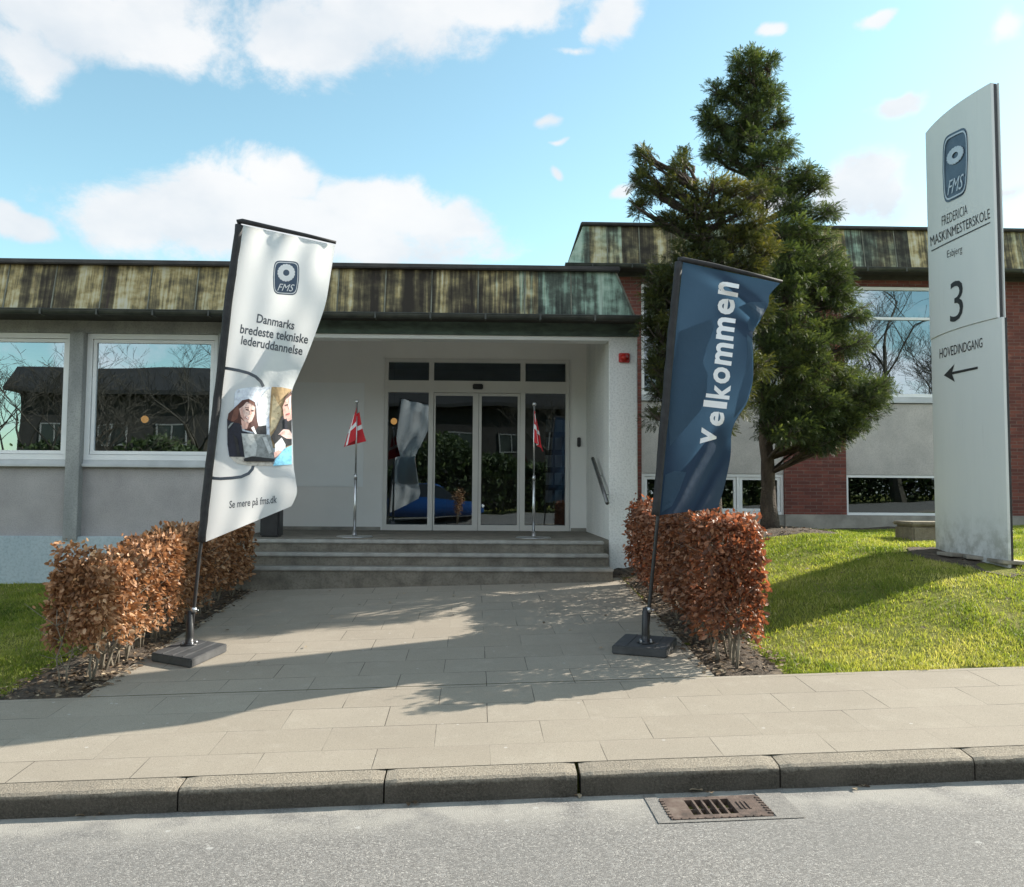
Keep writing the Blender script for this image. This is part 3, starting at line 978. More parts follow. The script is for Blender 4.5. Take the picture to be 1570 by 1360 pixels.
for a, b in ((594, 656.5), (664, 797.5), (805, 867)): pane(DR, e(a), e(b), 3.55, 3.865, ty + 0.06, 'door_glass')
for a, b in ((594, 656.5), (805, 867)): pane(DR, e(a), e(b), 1.125, 3.35, ty + 0.06, 'door_glass')
for a, b, c, d in ((664.5, 672, 725, 733), (734, 741, 792, 797)):
    lf = MB()
    ly = ty + 0.025
    a, b, c, d = (664.5, 667, 724.5, 733.2) if a < 700 else (733.8, 738, 793.5, 797.2)
    lf.box(e(a), ly, zb, e(b), ly + 0.045, 3.345); lf.box(e(c), ly, zb, e(d), ly + 0.045, 3.345)
    lf.box(e(b), ly, zb, e(c), ly + 0.045, 1.125); lf.box(e(b), ly, 3.30, e(c), ly + 0.045, 3.345)
    L = lf.build('sliding_leaf', M['frame_cream'], DR, origin=((e(a) + e(d)) / 2, ly, zb))
    # sub-sub level not used: the glass of both leaves belongs to the door
    pane(DR, e(b), e(c), 1.125, 3.30, ly + 0.02, 'door_glass')
sm = MB()
sm.box(e(724), ty - 0.06, 3.405, e(740), ty - 0.013, 3.495, 0.012)
sm.box(e(727), ty - 0.075, 3.415, e(737), ty - 0.058, 3.455, 0.006)
sm.build('motion_sensor', M['black_plastic'], DR)

# ------------------------------------------------------------ entrance steps
ST = thing('entrance_steps', 'three worn grey concrete steps leading up to the glazed entrance', 'steps', (-0.9, 11.2, 0.5))
for k, (yf, zt_, xr) in enumerate(((11.36, 1.03, 1.50), (11.03, 0.88, 1.52), (10.70, 0.73, 1.53))):
    yb = 11.719 if k == 0 else yf + 0.329
    mb = MB()
    mb.box(-3.35, yf + 0.02, 0.25, xr, yb, zt_ - 0.004, 0.0)
    s_ = mb.build('step', M['step_concrete'], ST)
    mb = MB()
    mb.box(-3.36, yf, zt_ - 0.05, xr + 0.01, yf + 0.10, zt_, 0.012)
    mb.build('nosing', M['step_edge'], s_)

# ------------------------------------------------------------ brick wing
WG = thing('brick_wing', 'two storey red brick wing with copper mansard and tall windows behind the conifers', 'building', (7, 16.5, 1.0))
WY = 16.5
bays = [(2.91, 5.68), (6.89, 9.64), (10.85, 13.6)]
brk = [(1.75, 2.91), (5.68, 6.89), (9.64, 10.85), (13.6, 16.4)]
mb = MB()
for a, b in brk: mb.box(a, WY, 1.30, b, WY + 0.3, 5.9)
for a, b in bays: mb.box(a, WY + 0.01, 5.78, b, WY + 0.3, 5.9)
mb.box(1.75, WY + 0.301, 0.2, 2.05, 26, 5.9); mb.box(16.1, WY + 0.301, 0.2, 16.4, 26, 5.9)
mb.box(2.05, 25.7, 0.2, 16.1, 26, 5.9)
mb.build('brick_wall', M['brick'], WG)
mb = MB()
for a, b in brk: mb.box(a, WY - 0.025, 0.2, b, WY + 0.3, 1.298)
for a, b in bays: mb.box(a, WY + 0.0, 0.2, b, WY + 0.3, 1.285)
mb.build('plinth', M['plinth_concrete'], WG)
for a, b in bays:
    mb = MB()
    mb.box(a + 0.002, WY + 0.035, 2.075, b - 0.002, WY + 0.3, 3.46)
    mb.build('spandrel_panel', M['roughcast_pale'], WG)
    w = window(WG, a + 0.004, b - 0.004, 3.60, 5.775, WY + 0.05, 0.06, 0.0, trans=(5.15,), glassm='door_glass' if a < 5 else 'window_glass')
    mb = MB()
    mb.box(a + 0.002, WY - 0.01, 3.475, b - 0.002, WY + 0.2, 3.515, 0.004)
    mb.box(a + 0.004, WY + 0.03, 3.515, b - 0.004, WY + 0.2, 3.597)
    mb.build('sill', M['sill_grey'], w)
    if a < 5:
        window(WG, a + 0.004, b - 0.004, 1.29, 2.07, WY + 0.05, 0.055, 0.05, mull=(at(1133, 760, WY).x, ), deep=0.09, glassm='door_glass')
    else:
        window(WG, a + 0.004, b - 0.004, 1.29, 2.07, WY + 0.05, 0.05, 0.0, deep=0.09, glassm='door_glass')
wxb, WB, WT, WZ0 = 1.43, 16.1, 16.26, 6.02
wxt, WZ1, WCAP = at(894, 345, WT).x, at(1290, 352, WT).z, at(1290, 345.5, WT - 0.09).z
mb = MB()
mb.add([(wxb, WB, WZ0), (16.8, WB, WZ0), (16.5, WT, WZ1), (wxt, WT, WZ1), (wxb, 26, WZ0), (wxt, 26, WZ1)], [(0, 1, 2, 3), (4, 0, 3, 5)])
mb.mat = 1
x = 2.2
while x < 16.3:
    mb.hexa([(x - 0.008, WB - 0.013, WZ0), (x + 0.008, WB - 0.013, WZ0), (x + 0.008, WB + 0.01, WZ0), (x - 0.008, WB + 0.01, WZ0),
             (x - 0.008, WT - 0.013, WZ1 - 0.003), (x + 0.008, WT - 0.013, WZ1 - 0.003), (x + 0.008, WT + 0.01, WZ1), (x - 0.008, WT + 0.01, WZ1)])
    x += 0.62
mb.build('mansard', [M['copper_wing'], M['seam']], WG)
mb = MB()
mb.box(wxt - 0.05, WT - 0.09, WZ1 - 0.004, 16.6, WT + 0.4, WCAP, 0.015)
mb.box(wxt - 0.05, WT + 0.402, WZ1 - 0.004, wxt + 0.35, 26, WCAP, 0.015)
mb.box(wxt + 0.36, WT + 0.41, 6.4, 16.4, 26, 6.62)
mb.build('roof_cap', M['roof_cap'], WG)
mb = MB()
mb.box(wxb + 0.03, WB + 0.02, 5.985, 16.7, WY + 0.3, 6.005)
mb.box(1.8, WY - 0.03, 5.9, 16.4, WY + 0.28, 5.983)
mb.build('soffit', M['soffit_dark'], WG)
mb = MB()
gutter(mb, wxb - 0.05, 16.8, WB - 0.055, 6.012, 0.065)
x = 1.9
while x < 16.5:
    mb.box(x - 0.012, WB - 0.128, 5.94, x + 0.012, WB - 0.118, 6.02)
    x += 0.75
mb.build('gutter', M['gutter_metal'], WG)
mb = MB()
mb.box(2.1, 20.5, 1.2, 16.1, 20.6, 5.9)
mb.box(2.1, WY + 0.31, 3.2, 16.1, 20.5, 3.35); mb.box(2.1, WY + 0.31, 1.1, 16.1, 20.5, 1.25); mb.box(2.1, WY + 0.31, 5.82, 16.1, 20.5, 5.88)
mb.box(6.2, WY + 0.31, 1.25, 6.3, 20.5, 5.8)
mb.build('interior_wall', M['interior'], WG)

sheet('parking_area', np.arange(-30, 30.1, 2.0), np.array([-9.5, -7.4, -5.31]), lambda x, y: 0.03 * np.clip(x, -25, 25) + np.interp(xy_to_uv(x, y)[1], V_KN, Z_KN) + 0.015, M['asphalt'])

# ------------------------------------------------------------ lettering and flat artwork
def text2d(s, bold=0.0, shear=0.0):
    "filled letter shapes as (points in the unit box of the whole string, faces, width/height)"
    cu = bpy.data.curves.new('lettering', 'FONT')
    cu.body = s
    cu.offset = bold
    cu.shear = shear
    cu.resolution_u = 3
    ob = bpy.data.objects.new('lettering', cu)
    COL.objects.link(ob)
    bpy.context.view_layer.update()
    dg = bpy.context.evaluated_depsgraph_get()
    me = bpy.data.meshes.new_from_object(ob.evaluated_get(dg))
    bpy.data.objects.remove(ob)
    bm = bmesh.new()
    bm.from_mesh(me)
    bmesh.ops.triangulate(bm, faces=bm.faces[:])
    bm.verts.index_update()
    P = [(v.co.x, v.co.y) for v in bm.verts]
    Fs = [[v.index for v in f.verts] for f in bm.faces]
    bm.free()
    bpy.data.meshes.remove(me)
    x0, x1 = min(p[0] for p in P), max(p[0] for p in P)
    y0, y1 = min(p[1] for p in P), max(p[1] for p in P)
    return [((x - x0) / (x1 - x0), (y - y0) / (y1 - y0)) for x, y in P], Fs, (x1 - x0) / (y1 - y0)


def refine(P, Fs, maxlen):
    "split long edges so that flat artwork can follow a curved surface"
    bm = bmesh.new()
    vs = [bm.verts.new((x, y, 0)) for x, y in P]
    for f in Fs:
        try: bm.faces.new([vs[i] for i in f])
        except ValueError: pass
    bmesh.ops.triangulate(bm, faces=bm.faces[:])
    for k in range(5):
        es = [e_ for e_ in bm.edges if e_.calc_length() > maxlen]
        if not es: break
        bmesh.ops.subdivide_edges(bm, edges=es, cuts=1)
        bmesh.ops.triangulate(bm, faces=bm.faces[:])
    bm.verts.index_update()
    P2 = [(v.co.x, v.co.y) for v in bm.verts]
    F2 = [[v.index for v in f.verts] for f in bm.faces]
    bm.free()
    return P2, F2


class Art:
    "draws on a surface: surf(px, py, lift) gives the world point"
    def __init__(s, surf, step=7.0):
        s.surf, s.step = surf, step

    def put(s, name, P, Fs, mat, parent, lift):
        P, Fs = refine(P, Fs, s.step)
        mb = MB()
        mb.add([s.surf(x, y, lift) for x, y in P], Fs)
        return mb.build(name, mat, parent, fix=False)

    def text(s, name, string, bl, br, tl, mat, parent, lift, bold=0.0, shear=0.0):
        P, Fs, _ = text2d(string, bold, shear)
        Q = [(bl[0] + (br[0] - bl[0]) * x + (tl[0] - bl[0]) * y, bl[1] + (br[1] - bl[1]) * x + (tl[1] - bl[1]) * y) for x, y in P]
        return s.put(name, Q, Fs, mat, parent, lift)

    def poly(s, name, pts, mat, parent, lift):
        return s.put(name, pts, [list(range(len(pts)))], mat, parent, lift)

    def line(s, name, pts, w, mat, parent, lift):
        P, Fs = [], []
        for i, p in enumerate(pts):
            a, b = pts[max(i - 1, 0)], pts[min(i + 1, len(pts) - 1)]
            t = Vector((b[0] - a[0], b[1] - a[1])).normalized()
            P += [(p[0] - t.y * w / 2, p[1] + t.x * w / 2), (p[0] + t.y * w / 2, p[1] - t.x * w / 2)]
        Fs = [(2 * i, 2 * i + 1, 2 * i + 3, 2 * i + 2) for i in range(len(pts) - 1)]
        return s.put(name, P, Fs, mat, parent, lift)

    def emblem(s, c, hw, hh, slope, parent, lift, dark, light, shear=0.0):
        "rounded badge with a ring of segments above three letters"
        T_ = lambda x, y: (c[0] + x * hw + shear * y * hh, c[1] - y * hh - x * hw * slope)

        def badge(k):
            pts = []
            for i in range(40):
                a = 2 * math.pi * i / 40
                cx, sy = math.cos(a), math.sin(a)
                x = math.copysign(abs(cx) ** 0.36, cx) * (1 - 0.05 * (1 - k)) * k
                y = math.copysign(abs(sy) ** 0.36, sy) * k
                x *= 1 - 0.10 * max(0, -y) - 0.03 * max(0, y)
                pts.append((x, y))
            return pts
        E = s.poly('emblem', [T_(*p) for p in badge(1.0)], dark, parent, lift)
        b1, b2 = badge(0.935), badge(0.885)
        n = len(b1)
        s.put('badge_outline', [T_(*p) for p in b1] + [T_(*p) for p in b2], [(i, (i + 1) % n, n + (i + 1) % n, n + i) for i in range(n)], light, E, lift * 1.7)
        P, Fs = [], []
        r = hw / hh
        for i in range(18):
            a0, a1 = 2 * math.pi * (i + 0.05) / 18, 2 * math.pi * (i + 0.95) / 18
            b = len(P)
            for a, q in ((a0, 0.30), (a1, 0.30), (a1, 0.66), ((a0 + a1) / 2, 0.68), (a0, 0.66)):
                P.append(T_(math.cos(a) * q, 0.30 + math.sin(a) * q * r))
            Fs.append([b, b + 1, b + 2, b + 3, b + 4])
        m = len(P)
        for i in range(24):
            a = 2 * math.pi * i / 24
            for q in (0.24, 0.62): P.append(T_(math.cos(a) * q, 0.30 + math.sin(a) * q * r))
        s.put('ring', P, Fs, light, E, lift * 1.7)
        P2 = P[m:]
        s.put('ring_disc', P2, [(2 * i, 2 * i + 1, (2 * i + 3) % 48, (2 * i + 2) % 48) for i in range(24)], light, E, lift * 1.8)
        s.text('lettering', 'FMS', T_(-0.62, -0.78), T_(0.62, -0.78), T_(-0.55, -0.36), light, E, lift * 1.7, 0.0, 0.25)
        return E


# ------------------------------------------------------------ beach flags
def lerp_tab(tab, v):
    for (a, pa), (b, pb) in zip(tab, tab[1:]):
        if v <= b:
            t = (v - a) / (b - a) if b > a else 0
            return Vector((pa[0] + (pb[0] - pa[0]) * t, pa[1] + (pb[1] - pa[1]) * t))
    return Vector(tab[-1][1])


def smooth_tab(tab):
    "resample with Catmull-Rom so edges are round"
    out = []
    n = len(tab)
    for i in range(n - 1):
        p0, p1, p2, p3 = tab[max(i - 1, 0)], tab[i], tab[i + 1], tab[min(i + 2, n - 1)]
        for k in range(6):
            t = k / 6
            def cr(a, b, c, d): return 0.5 * (2 * b + (c - a) * t + (2 * a - 5 * b + 4 * c - d) * t * t + (3 * b - a - 3 * c + d) * t ** 3)
            out.append((p1[0] + (p2[0] - p1[0]) * t, (cr(p0[1][0], p1[1][0], p2[1][0], p3[1][0]), cr(p0[1][1], p1[1][1], p2[1][1], p3[1][1]))))
    out.append(tab[-1])
    return out


class Banner:
    def __init__(s, Y, L, R, depth):
        s.Y, s.L, s.R, s.depth = Y, smooth_tab(L), smooth_tab(R), depth

    def px(s, u, v):
        a, b = lerp_tab(s.L, v), lerp_tab(s.R, v)
        return a + (b - a) * u

    def w(s, u, v, lift=0.0):
        p = s.px(u, v)
        return at(p.x, p.y, s.Y + s.depth(u, v) - lift)

    def inv(s, x, y):
        def f(v):
            a, b = lerp_tab(s.L, v), lerp_tab(s.R, v)
            d = b - a
            return d.x * (y - a.y) - d.y * (x - a.x), d, a
        lo, hi = -0.1, 1.1
        for k in range(30):
            v = (lo + hi) / 2
            if f(v)[0] > 0: lo = v
            else: hi = v
        _, d, a = f(lo)
        return ((x - a.x) * d.x + (y - a.y) * d.y) / d.length_squared, lo

    def surf(s, x, y, lift):
        u, v = s.inv(x, y)
        return s.w(min(max(u, 0), 1), min(max(v, 0), 1), lift)


def beach_flag(label, group, B, poletab, armtab, base_px, cmat, extra_label=None):
    Y = B.Y
    foot = at(poletab[0][0], poletab[0][1], Y)
    foot.z = float(Zpave(foot.x, foot.y))
    T_ = thing('beach_flag', label, 'beach flag', foot, group)
    pp = [at(x, y, Y) for x, y in poletab]
    mb = MB(); mb.smooth = True
    mb.tube([Vector((foot.x, foot.y, foot.z + 0.06))] + pp[1:], [0.019, 0.017, 0.016, 0.014, 0.012, 0.01, 0.009][:len(pp)], 10)
    pole = mb.build('pole', M['black_plastic'], T_)
    # clamp rings on the lower pole
    for x, y in ((poletab[1][0], poletab[1][1]),):
        p = at(x, y, Y)
        mb = MB(); mb.smooth = True
        mb.tube([p - Vector((0, 0, 0.02)), p + Vector((0, 0, 0.02))], 0.026, 10)
        mb.tube([p + Vector((0.02, -0.01, 0)), p + Vector((0.045, -0.015, 0))], 0.006, 8)
        mb.build('clamp', M['steel'], T_)
    # socket with a flange on the base
    mb = MB(); mb.smooth = True
    mb.lathe([(0.075, 0.07), (0.075, 0.08), (0.036, 0.083), (0.034, 0.14), (0.03, 0.33), (0.024, 0.335), (0.024, 0.36)], foot, 16)
    mb.build('socket', M['black_plastic'], T_)
    for a in (0.6, 2.2, 3.8, 5.4):
        mb = MB()
        mb.lathe([(0.011, 0.08), (0.011, 0.092), (0.007, 0.097)], foot + Vector((math.cos(a) * 0.058, math.sin(a) * 0.058, 0)), 6)
        mb.build('bolt', M['steel'], T_)
    # weighted base plate
    A, Bc, C = [ground_hit(x, y, Zpave) for x, y in base_px]
    c4 = [A, Bc, C, A + C - Bc]
    mb = MB()
    bm = bmesh.new()
    lo = [bm.verts.new((p.x, p.y, float(Zpave(p.x, p.y)) + 0.003)) for p in c4]
    hi = [bm.verts.new((p.x, p.y, float(Zpave(p.x, p.y)) + 0.072)) for p in c4]
    bm.faces.new(lo[::-1]); bm.faces.new(hi)
    for i in range(4): bm.faces.new((lo[i], lo[(i + 1) % 4], hi[(i + 1) % 4], hi[i]))
    bmesh.ops.bevel(bm, geom=bm.edges[:], offset=0.008, segments=2, affect='EDGES')
    mb.bm(bm)
    bp = mb.build('base_plate', M['rubber_base'], T_)
    for t in (0.25, 0.5, 0.75):
        mb = MB()
        p, q = c4[1].lerp(c4[0], t), c4[2].lerp(c4[3], t)
        p, q = p.lerp(q, 0.04), p.lerp(q, 0.96)
        dn = (c4[0] - c4[1]).normalized() * 0.006
        vs = []
        for z in (0.070, 0.076):
            for r_ in (p - dn, q - dn, q + dn, p + dn): vs.append((r_.x, r_.y, float(Zpave(r_.x, r_.y)) + z))
        mb.hexa(vs)
        mb.build('rib', M['rubber_base'], bp)
    # cloth
    nu, nv = 44, 110
    V = []
    for j in range(nv + 1):
        for i in range(nu + 1): V.append(B.w(i / nu, j / nv))
    ii = np.arange(nv)[:, None] * (nu + 1) + np.arange(nu)[None]
    Fq = np.stack([ii, ii + nu + 1, ii + nu + 2, ii + 1], -1).reshape(-1, 4)
    cl = link('banner', np_mesh('banner', np.array([v[:] for v in V]), Fq, smooth=True), cmat, T_)
    # black sleeve along pole and top arm
    mb = MB(); mb.smooth = True
    pts = []
    for j in range(0, 25):
        p = lerp_tab(B.L, j / 24)
        w = at(p.x - 6, p.y, Y)
        pts.append(w + Vector((random.uniform(-0.003, 0.003), 0, 0)))
    mb.tube(pts, [0.034 + random.uniform(-0.002, 0.003) for _ in pts], 10)
    arm = [at(x, y, Y + dy) for x, y, dy in armtab]
    mb.tube(arm, [0.027 - 0.012 * i / (len(arm) - 1) for i in range(len(arm))], 8)
    mb.build('sleeve', M['black_fabric'], T_)
    return T_, cl


GROUP_F = 'beach flags either side of the walkway'


def d_white(u, v):
    s = math.sin
    fold = 0.30 * u * u * math.exp(-((v - 0.55) / 0.24) ** 2)
    return 0.03 + fold + 0.022 * u * s(9 * v + 5 * u) + 0.012 * u * s(23 * v - 9 * u) + 0.05 * u * u * max(0, v - 0.8) * 4 + 0.02 * s(u * 14 + v * 9) * u * (1 - u) * 2 + 0.022 * s(u * 17 + 3 * s(v * 4)) * math.exp(-(v / 0.12) ** 2)


L1 = [(0, (373, 345)), (0.25, (356, 466)), (0.5, (342, 590)), (0.75, (327, 712)), (1, (315, 831))]
R1 = [(0, (514, 376)), (0.12, (506, 426)), (0.22, (499, 466)), (0.31, (486, 505)), (0.40, (470, 547)), (0.46, (459, 572)), (0.53, (447, 602)), (0.60, (447, 632)), (0.70, (449, 672)),
      (0.80, (450, 712)), (0.88, (454, 740)), (0.94, (455, 757)), (1, (447, 776))]
B1 = Banner(7.6, L1, R1, d_white)
bf1, cl1 = beach_flag('white beach flag printed with a badge, a photo of two people and grey wording', GROUP_F, B1,
                      [(290, 1000), (297, 935), (306, 850), (325, 715), (340, 590), (354, 466), (368, 342)],
                      [(364, 341, 0), (371, 339, 0), (420, 350, 0.02), (470, 361, 0.03), (515, 372, 0.04)],
                      [(231, 1014), (293, 1025), (348, 1000)], M['banner_white'])
art = Art(B1.surf, 8)
art.emblem((438.5, 426), 20, 26, -0.06, cl1, 0.004, M['ink_blue'], M['print_white'], 0.05)
for s_, bl, br, tl in (('Danmarks', (393, 494.5), (450.5, 506), (395, 481)),
                       ('bredeste tekniske', (367.5, 511), (471.5, 527.5), (369.5, 497)),
                       ('lederuddannelse', (369, 528), (463, 545), (371, 514.5))):
    art.text('lettering', s_, bl, br, tl, M['ink_grey'], cl1, 0.004, 0.018)
art.text('lettering', 'Se mere på fms.dk', (351, 783), (424, 774.5), (352, 768), M['ink_grey'], cl1, 0.004, 0.012)
art.line('loop_line', [(337, 564), (350, 565), (366, 568), (381, 572), (392, 577.5), (400, 585), (404, 593)], 4.6, M['ink_grey'], cl1, 0.004)
art.line('loop_line', [(322, 733), (338, 734), (355, 733), (370, 731), (381, 726), (387, 719), (389, 711)], 4.6, M['ink_grey'], cl1, 0.004)


def flat(name, c): return mottled(name, tuple(x * 0.62 for x in c), tuple(min(0.86, x * 1.06) for x in c), 26, 0.65, 0, c3=tuple(min(0.86, x * 1.22) for x in c))


C_ = {k: flat('print_' + k, c) for k, c in dict(pale_blue=(0.62, 0.68, 0.78), tan=(0.42, 0.29, 0.15), tan_light=(0.66, 0.53, 0.33), hair=(0.085, 0.032, 0.026), hair_light=(0.17, 0.07, 0.05), skin=(0.66, 0.40, 0.34), skin_light=(0.76, 0.55, 0.49),
                                                navy=(0.016, 0.017, 0.03), black=(0.02, 0.02, 0.022), screen=(0.25, 0.27, 0.27), screen_light=(0.45, 0.47, 0.47), cyan=(0.22, 0.56, 0.75), desk=(0.50, 0.47, 0.42), lip=(0.40, 0.10, 0.10), white=(0.80, 0.81, 0.84), glove=(0.68, 0.70, 0.70)).items()}
# the printed picture: drawn on a 1088 x 1360 enlargement of it
Z = lambda pts: [(320 + x * 0.14706, 540 + y * 0.14706) for x, y in pts]
pic = art.poly('printed_picture', Z([(270, 430), (300, 385), (400, 368), (640, 362), (760, 365), (868, 388), (868, 1170), (700, 1185), (560, 1185), (400, 1180), (300, 1160), (240, 1125), (205, 1070), (190, 960), (195, 760), (215, 660), (262, 600)]), C_['pale_blue'], cl1, 0.003)
lay = 0.005
for nm, pts, c in (
        ('wall_area', [(655, 362), (760, 365), (866, 388), (866, 1000), (640, 1000), (632, 640)], 'tan'),
        ('wall_area', [(672, 440), (715, 520), (758, 590), (752, 670), (700, 780), (640, 840), (650, 690), (690, 610)], 'tan_light'),
        ('pillar_area', [(520, 500), (600, 400), (650, 372), (634, 640), (602, 700), (600, 770), (512, 770), (500, 620)], 'white'),
        ('desk_area', [(215, 1085), (400, 1095), (680, 1125), (670, 1185), (420, 1182), (300, 1160), (245, 1125)], 'desk'),
        ('jacket', [(192, 700), (250, 690), (330, 740), (350, 820), (470, 850), (600, 830), (600, 1095), (215, 1090), (195, 960)], 'navy'),
        ('camera_body', [(470, 780), (600, 762), (603, 850), (470, 850)], 'black'),
        ('hair_area', [(195, 700), (205, 640), (290, 560), (350, 500), (420, 486), (480, 520), (492, 560), (500, 690), (520, 770), (470, 830), (380, 810), (320, 740), (250, 730)], 'hair'),
        ('face', [(318, 590), (360, 560), (392, 520), (440, 520), (484, 575), (478, 650), (450, 720), (420, 738), (375, 720), (335, 670)], 'skin_light'),
        ('neck', [(335, 690), (375, 722), (420, 738), (400, 800), (350, 800)], 'skin'),
        ('mouth', [(385, 668), (420, 690), (412, 706), (382, 685)], 'lip'),
        ('eye', [(388, 590), (420, 596), (416, 612), (386, 604)], 'hair'),
        ('hair_area', [(260, 610), (300, 560), (318, 600), (300, 690), (262, 720), (232, 715)], 'hair_light'),
        ('hair_area', [(430, 500), (468, 520), (482, 560), (455, 545), (420, 520)], 'hair_light'),
        ('face', [(330, 600), (352, 570), (360, 640), (380, 700), (360, 700), (336, 665)], 'skin'),
        ('face', [(440, 590), (456, 640), (440, 650), (430, 640)], 'skin'),
        ('eye', [(444, 600), (472, 606), (466, 620), (444, 614)], 'hair'),
        ('eye', [(380, 572), (424, 578), (424, 584), (380, 579)], 'hair'),
        ('mouth', [(390, 672), (416, 690), (412, 697), (388, 680)], 'white'),
        ('jacket', [(230, 740), (262, 730), (205, 800), (200, 780)], 'screen'),
        ('jacket', [(250, 850), (300, 900), (330, 1080), (300, 1080), (280, 960)], 'black'),
        ('lanyard', [(440, 790), (470, 770), (505, 860), (490, 862)], 'white'),
        ('laptop', [(340, 845), (640, 860), (672, 1000), (680, 1110), (375, 1105)], 'screen'),
        ('laptop_shine', [(345, 848), (460, 852), (505, 970), (490, 1080), (380, 1100)], 'screen_light'),
        ('laptop_base', [(365, 1110), (450, 1085), (640, 1105), (690, 1110), (680, 1140), (370, 1138)], 'black'),
        ('jacket', [(765, 660), (866, 700), (866, 965), (800, 985), (690, 960), (650, 880), (700, 800)], 'black'),
        ('face', [(770, 570), (800, 500), (840, 440), (866, 430), (866, 700), (830, 720), (785, 690)], 'skin'),
        ('hair_area', [(780, 510), (800, 470), (850, 415), (866, 400), (866, 445), (830, 470)], 'hair'),
        ('hand', [(725, 860), (780, 800), (840, 810), (866, 850), (866, 905), (810, 900), (760, 870)], 'skin_light'),
        ('sleeve_area', [(690, 960), (760, 890), (800, 960), (800, 1020), (740, 1060), (690, 1060)], 'glove'),
        ('hand', [(680, 1045), (730, 1020), (760, 1040), (740, 1090), (685, 1100)], 'skin'),
        ('face', [(842, 470), (866, 455), (866, 560), (840, 600), (828, 560)], 'skin_light'),
        ('eye', [(800, 545), (828, 538), (830, 552), (804, 560)], 'hair'),
        ('mouth', [(812, 640), (845, 632), (846, 648), (816, 656)], 'lip'),
        ('jacket', [(790, 700), (815, 690), (820, 800), (790, 800)], 'navy'),
        ('hand', [(745, 850), (790, 815), (800, 830), (755, 868)], 'skin'),
        ('laptop_shine', [(560, 890), (600, 880), (660, 1040), (630, 1060)], 'screen_light'),
        ('table_area', [(800, 1000), (866, 970), (866, 1168), (672, 1186), (700, 1110)], 'cyan')):
    art.poly(nm, Z(pts), C_[c], pic, lay)
    lay += 0.0006


def d_blue(u, v):
    s = math.sin
    d = 0.03 + 0.05 * u * s(7 * v + 1.2) + 0.018 * u * s(19 * v + 8 * u)
    # deep diagonal folds: one under the top arm, one across the lower half
    t = (v - 0.03 - 0.13 * u * u) / 0.028
    d += -0.07 * u * math.exp(-t * t) * min(1, u * 2.2)
    t = (v - 0.17 - 0.06 * (u - 0.9)) / 0.04
    d += 0.10 * max(0, u - 0.45) * math.exp(-t * t)
    t = (u - (0.30 + 1.5 * (0.93 - v))) / 0.11
    d += -0.055 * math.exp(-t * t) * min(1, max(0, (v - 0.55) * 6))
    t = (u - (0.62 + 1.3 * (0.93 - v))) / 0.09
    d += 0.04 * math.exp(-t * t) * min(1, max(0, (v - 0.62) * 6))
    d += 0.22 * u * u * math.exp(-((v - 0.8) / 0.22) ** 2)
    return d


L2 = [(0, (1047, 402)), (0.25, (1037, 500)), (0.5, (1028, 600)), (0.75, (1019, 700)), (1, (1011, 790))]
R2 = [(0, (1196, 434)), (0.06, (1180, 452)), (0.10, (1178, 467)), (0.16, (1165, 492)), (0.22, (1154, 512)), (0.30, (1155, 548)), (0.40, (1154, 585)), (0.49, (1145, 618)), (0.56, (1131, 640)),
      (0.64, (1122, 662)), (0.75, (1120, 700)), (0.88, (1112, 740)), (1, (1101, 779))]
B2 = Banner(7.23, L2, R2, d_blue)
bf2, cl2 = beach_flag('dark blue beach flag with large white lettering, leaning before the conifers', GROUP_F, B2,
                      [(990, 1000), (995, 935), (1005, 830), (1017, 700), (1026, 600), (1035, 500), (1044, 399)],
                      [(1040, 399, 0), (1048, 398, 0), (1095, 407, 0.02), (1150, 420, 0.03), (1199, 432, 0.04)],
                      [(938, 1003), (1022, 1010), (1038, 990)], M['banner_blue'])
art2 = Art(B2.surf, 7)
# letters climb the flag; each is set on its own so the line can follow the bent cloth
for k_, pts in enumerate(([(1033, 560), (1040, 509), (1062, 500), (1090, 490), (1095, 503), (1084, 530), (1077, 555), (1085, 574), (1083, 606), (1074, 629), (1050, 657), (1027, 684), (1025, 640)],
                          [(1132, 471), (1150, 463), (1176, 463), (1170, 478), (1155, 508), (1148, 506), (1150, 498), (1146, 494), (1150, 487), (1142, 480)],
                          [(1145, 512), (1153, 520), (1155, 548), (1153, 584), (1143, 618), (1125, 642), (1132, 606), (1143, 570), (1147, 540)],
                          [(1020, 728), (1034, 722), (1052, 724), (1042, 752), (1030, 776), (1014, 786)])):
    art2.poly('paler_shape', pts, M['banner_light_blue'], cl2, 0.003)  # paler blue shapes laid over the dark cloth
lets = [('v', (1099, 664), (1089, 684), 1074, 1098), ('e', (1110, 636), (1108, 659), 1090, 0), ('l', (1116, 622), (1115, 630), 0, 0)]
word = [('v', 1073, 1097, 684, 659), ('e', 1087, 1109, 655, 633), ('l', 1078, 1114, 627, 617), ('k', 1082, 1118, 613, 591), ('o', 1092, 1118, 590, 565),
        ('m', 1095, 1121, 561, 528), ('m', 1097, 1124, 523, 489), ('e', 1099, 1125, 484, 460), ('n', 1100, 1131, 456, 436)]
for ch, xt_, xb_, yb_, yt_ in word:
    k = 4 if ch != 'n' else 6
    art2.text('lettering', ch, (xb_, yb_), (xb_ + 0.12 * (yb_ - yt_), yt_), (xt_, yb_ - k), M['print_white'], cl2, 0.005, 0.028)

# ------------------------------------------------------------ pylon sign
PN, PF = at(1532, 490, 8.65), at(1427.5, 520, 9.93)
zb0 = float(G(PN.x, PN.y))
ztop = at(1521.5, 126, 8.65).z
zsplit = at(1531, 487, 8.65).z
chord = Vector((PN.x - PF.x, PN.y - PF.y, 0))
PWID = chord.length
cu_ = chord.normalized()
cn_ = Vector((-cu_.y, cu_.x, 0))
if cn_.x > 0: cn_ = -cn_
BUL = 0.075


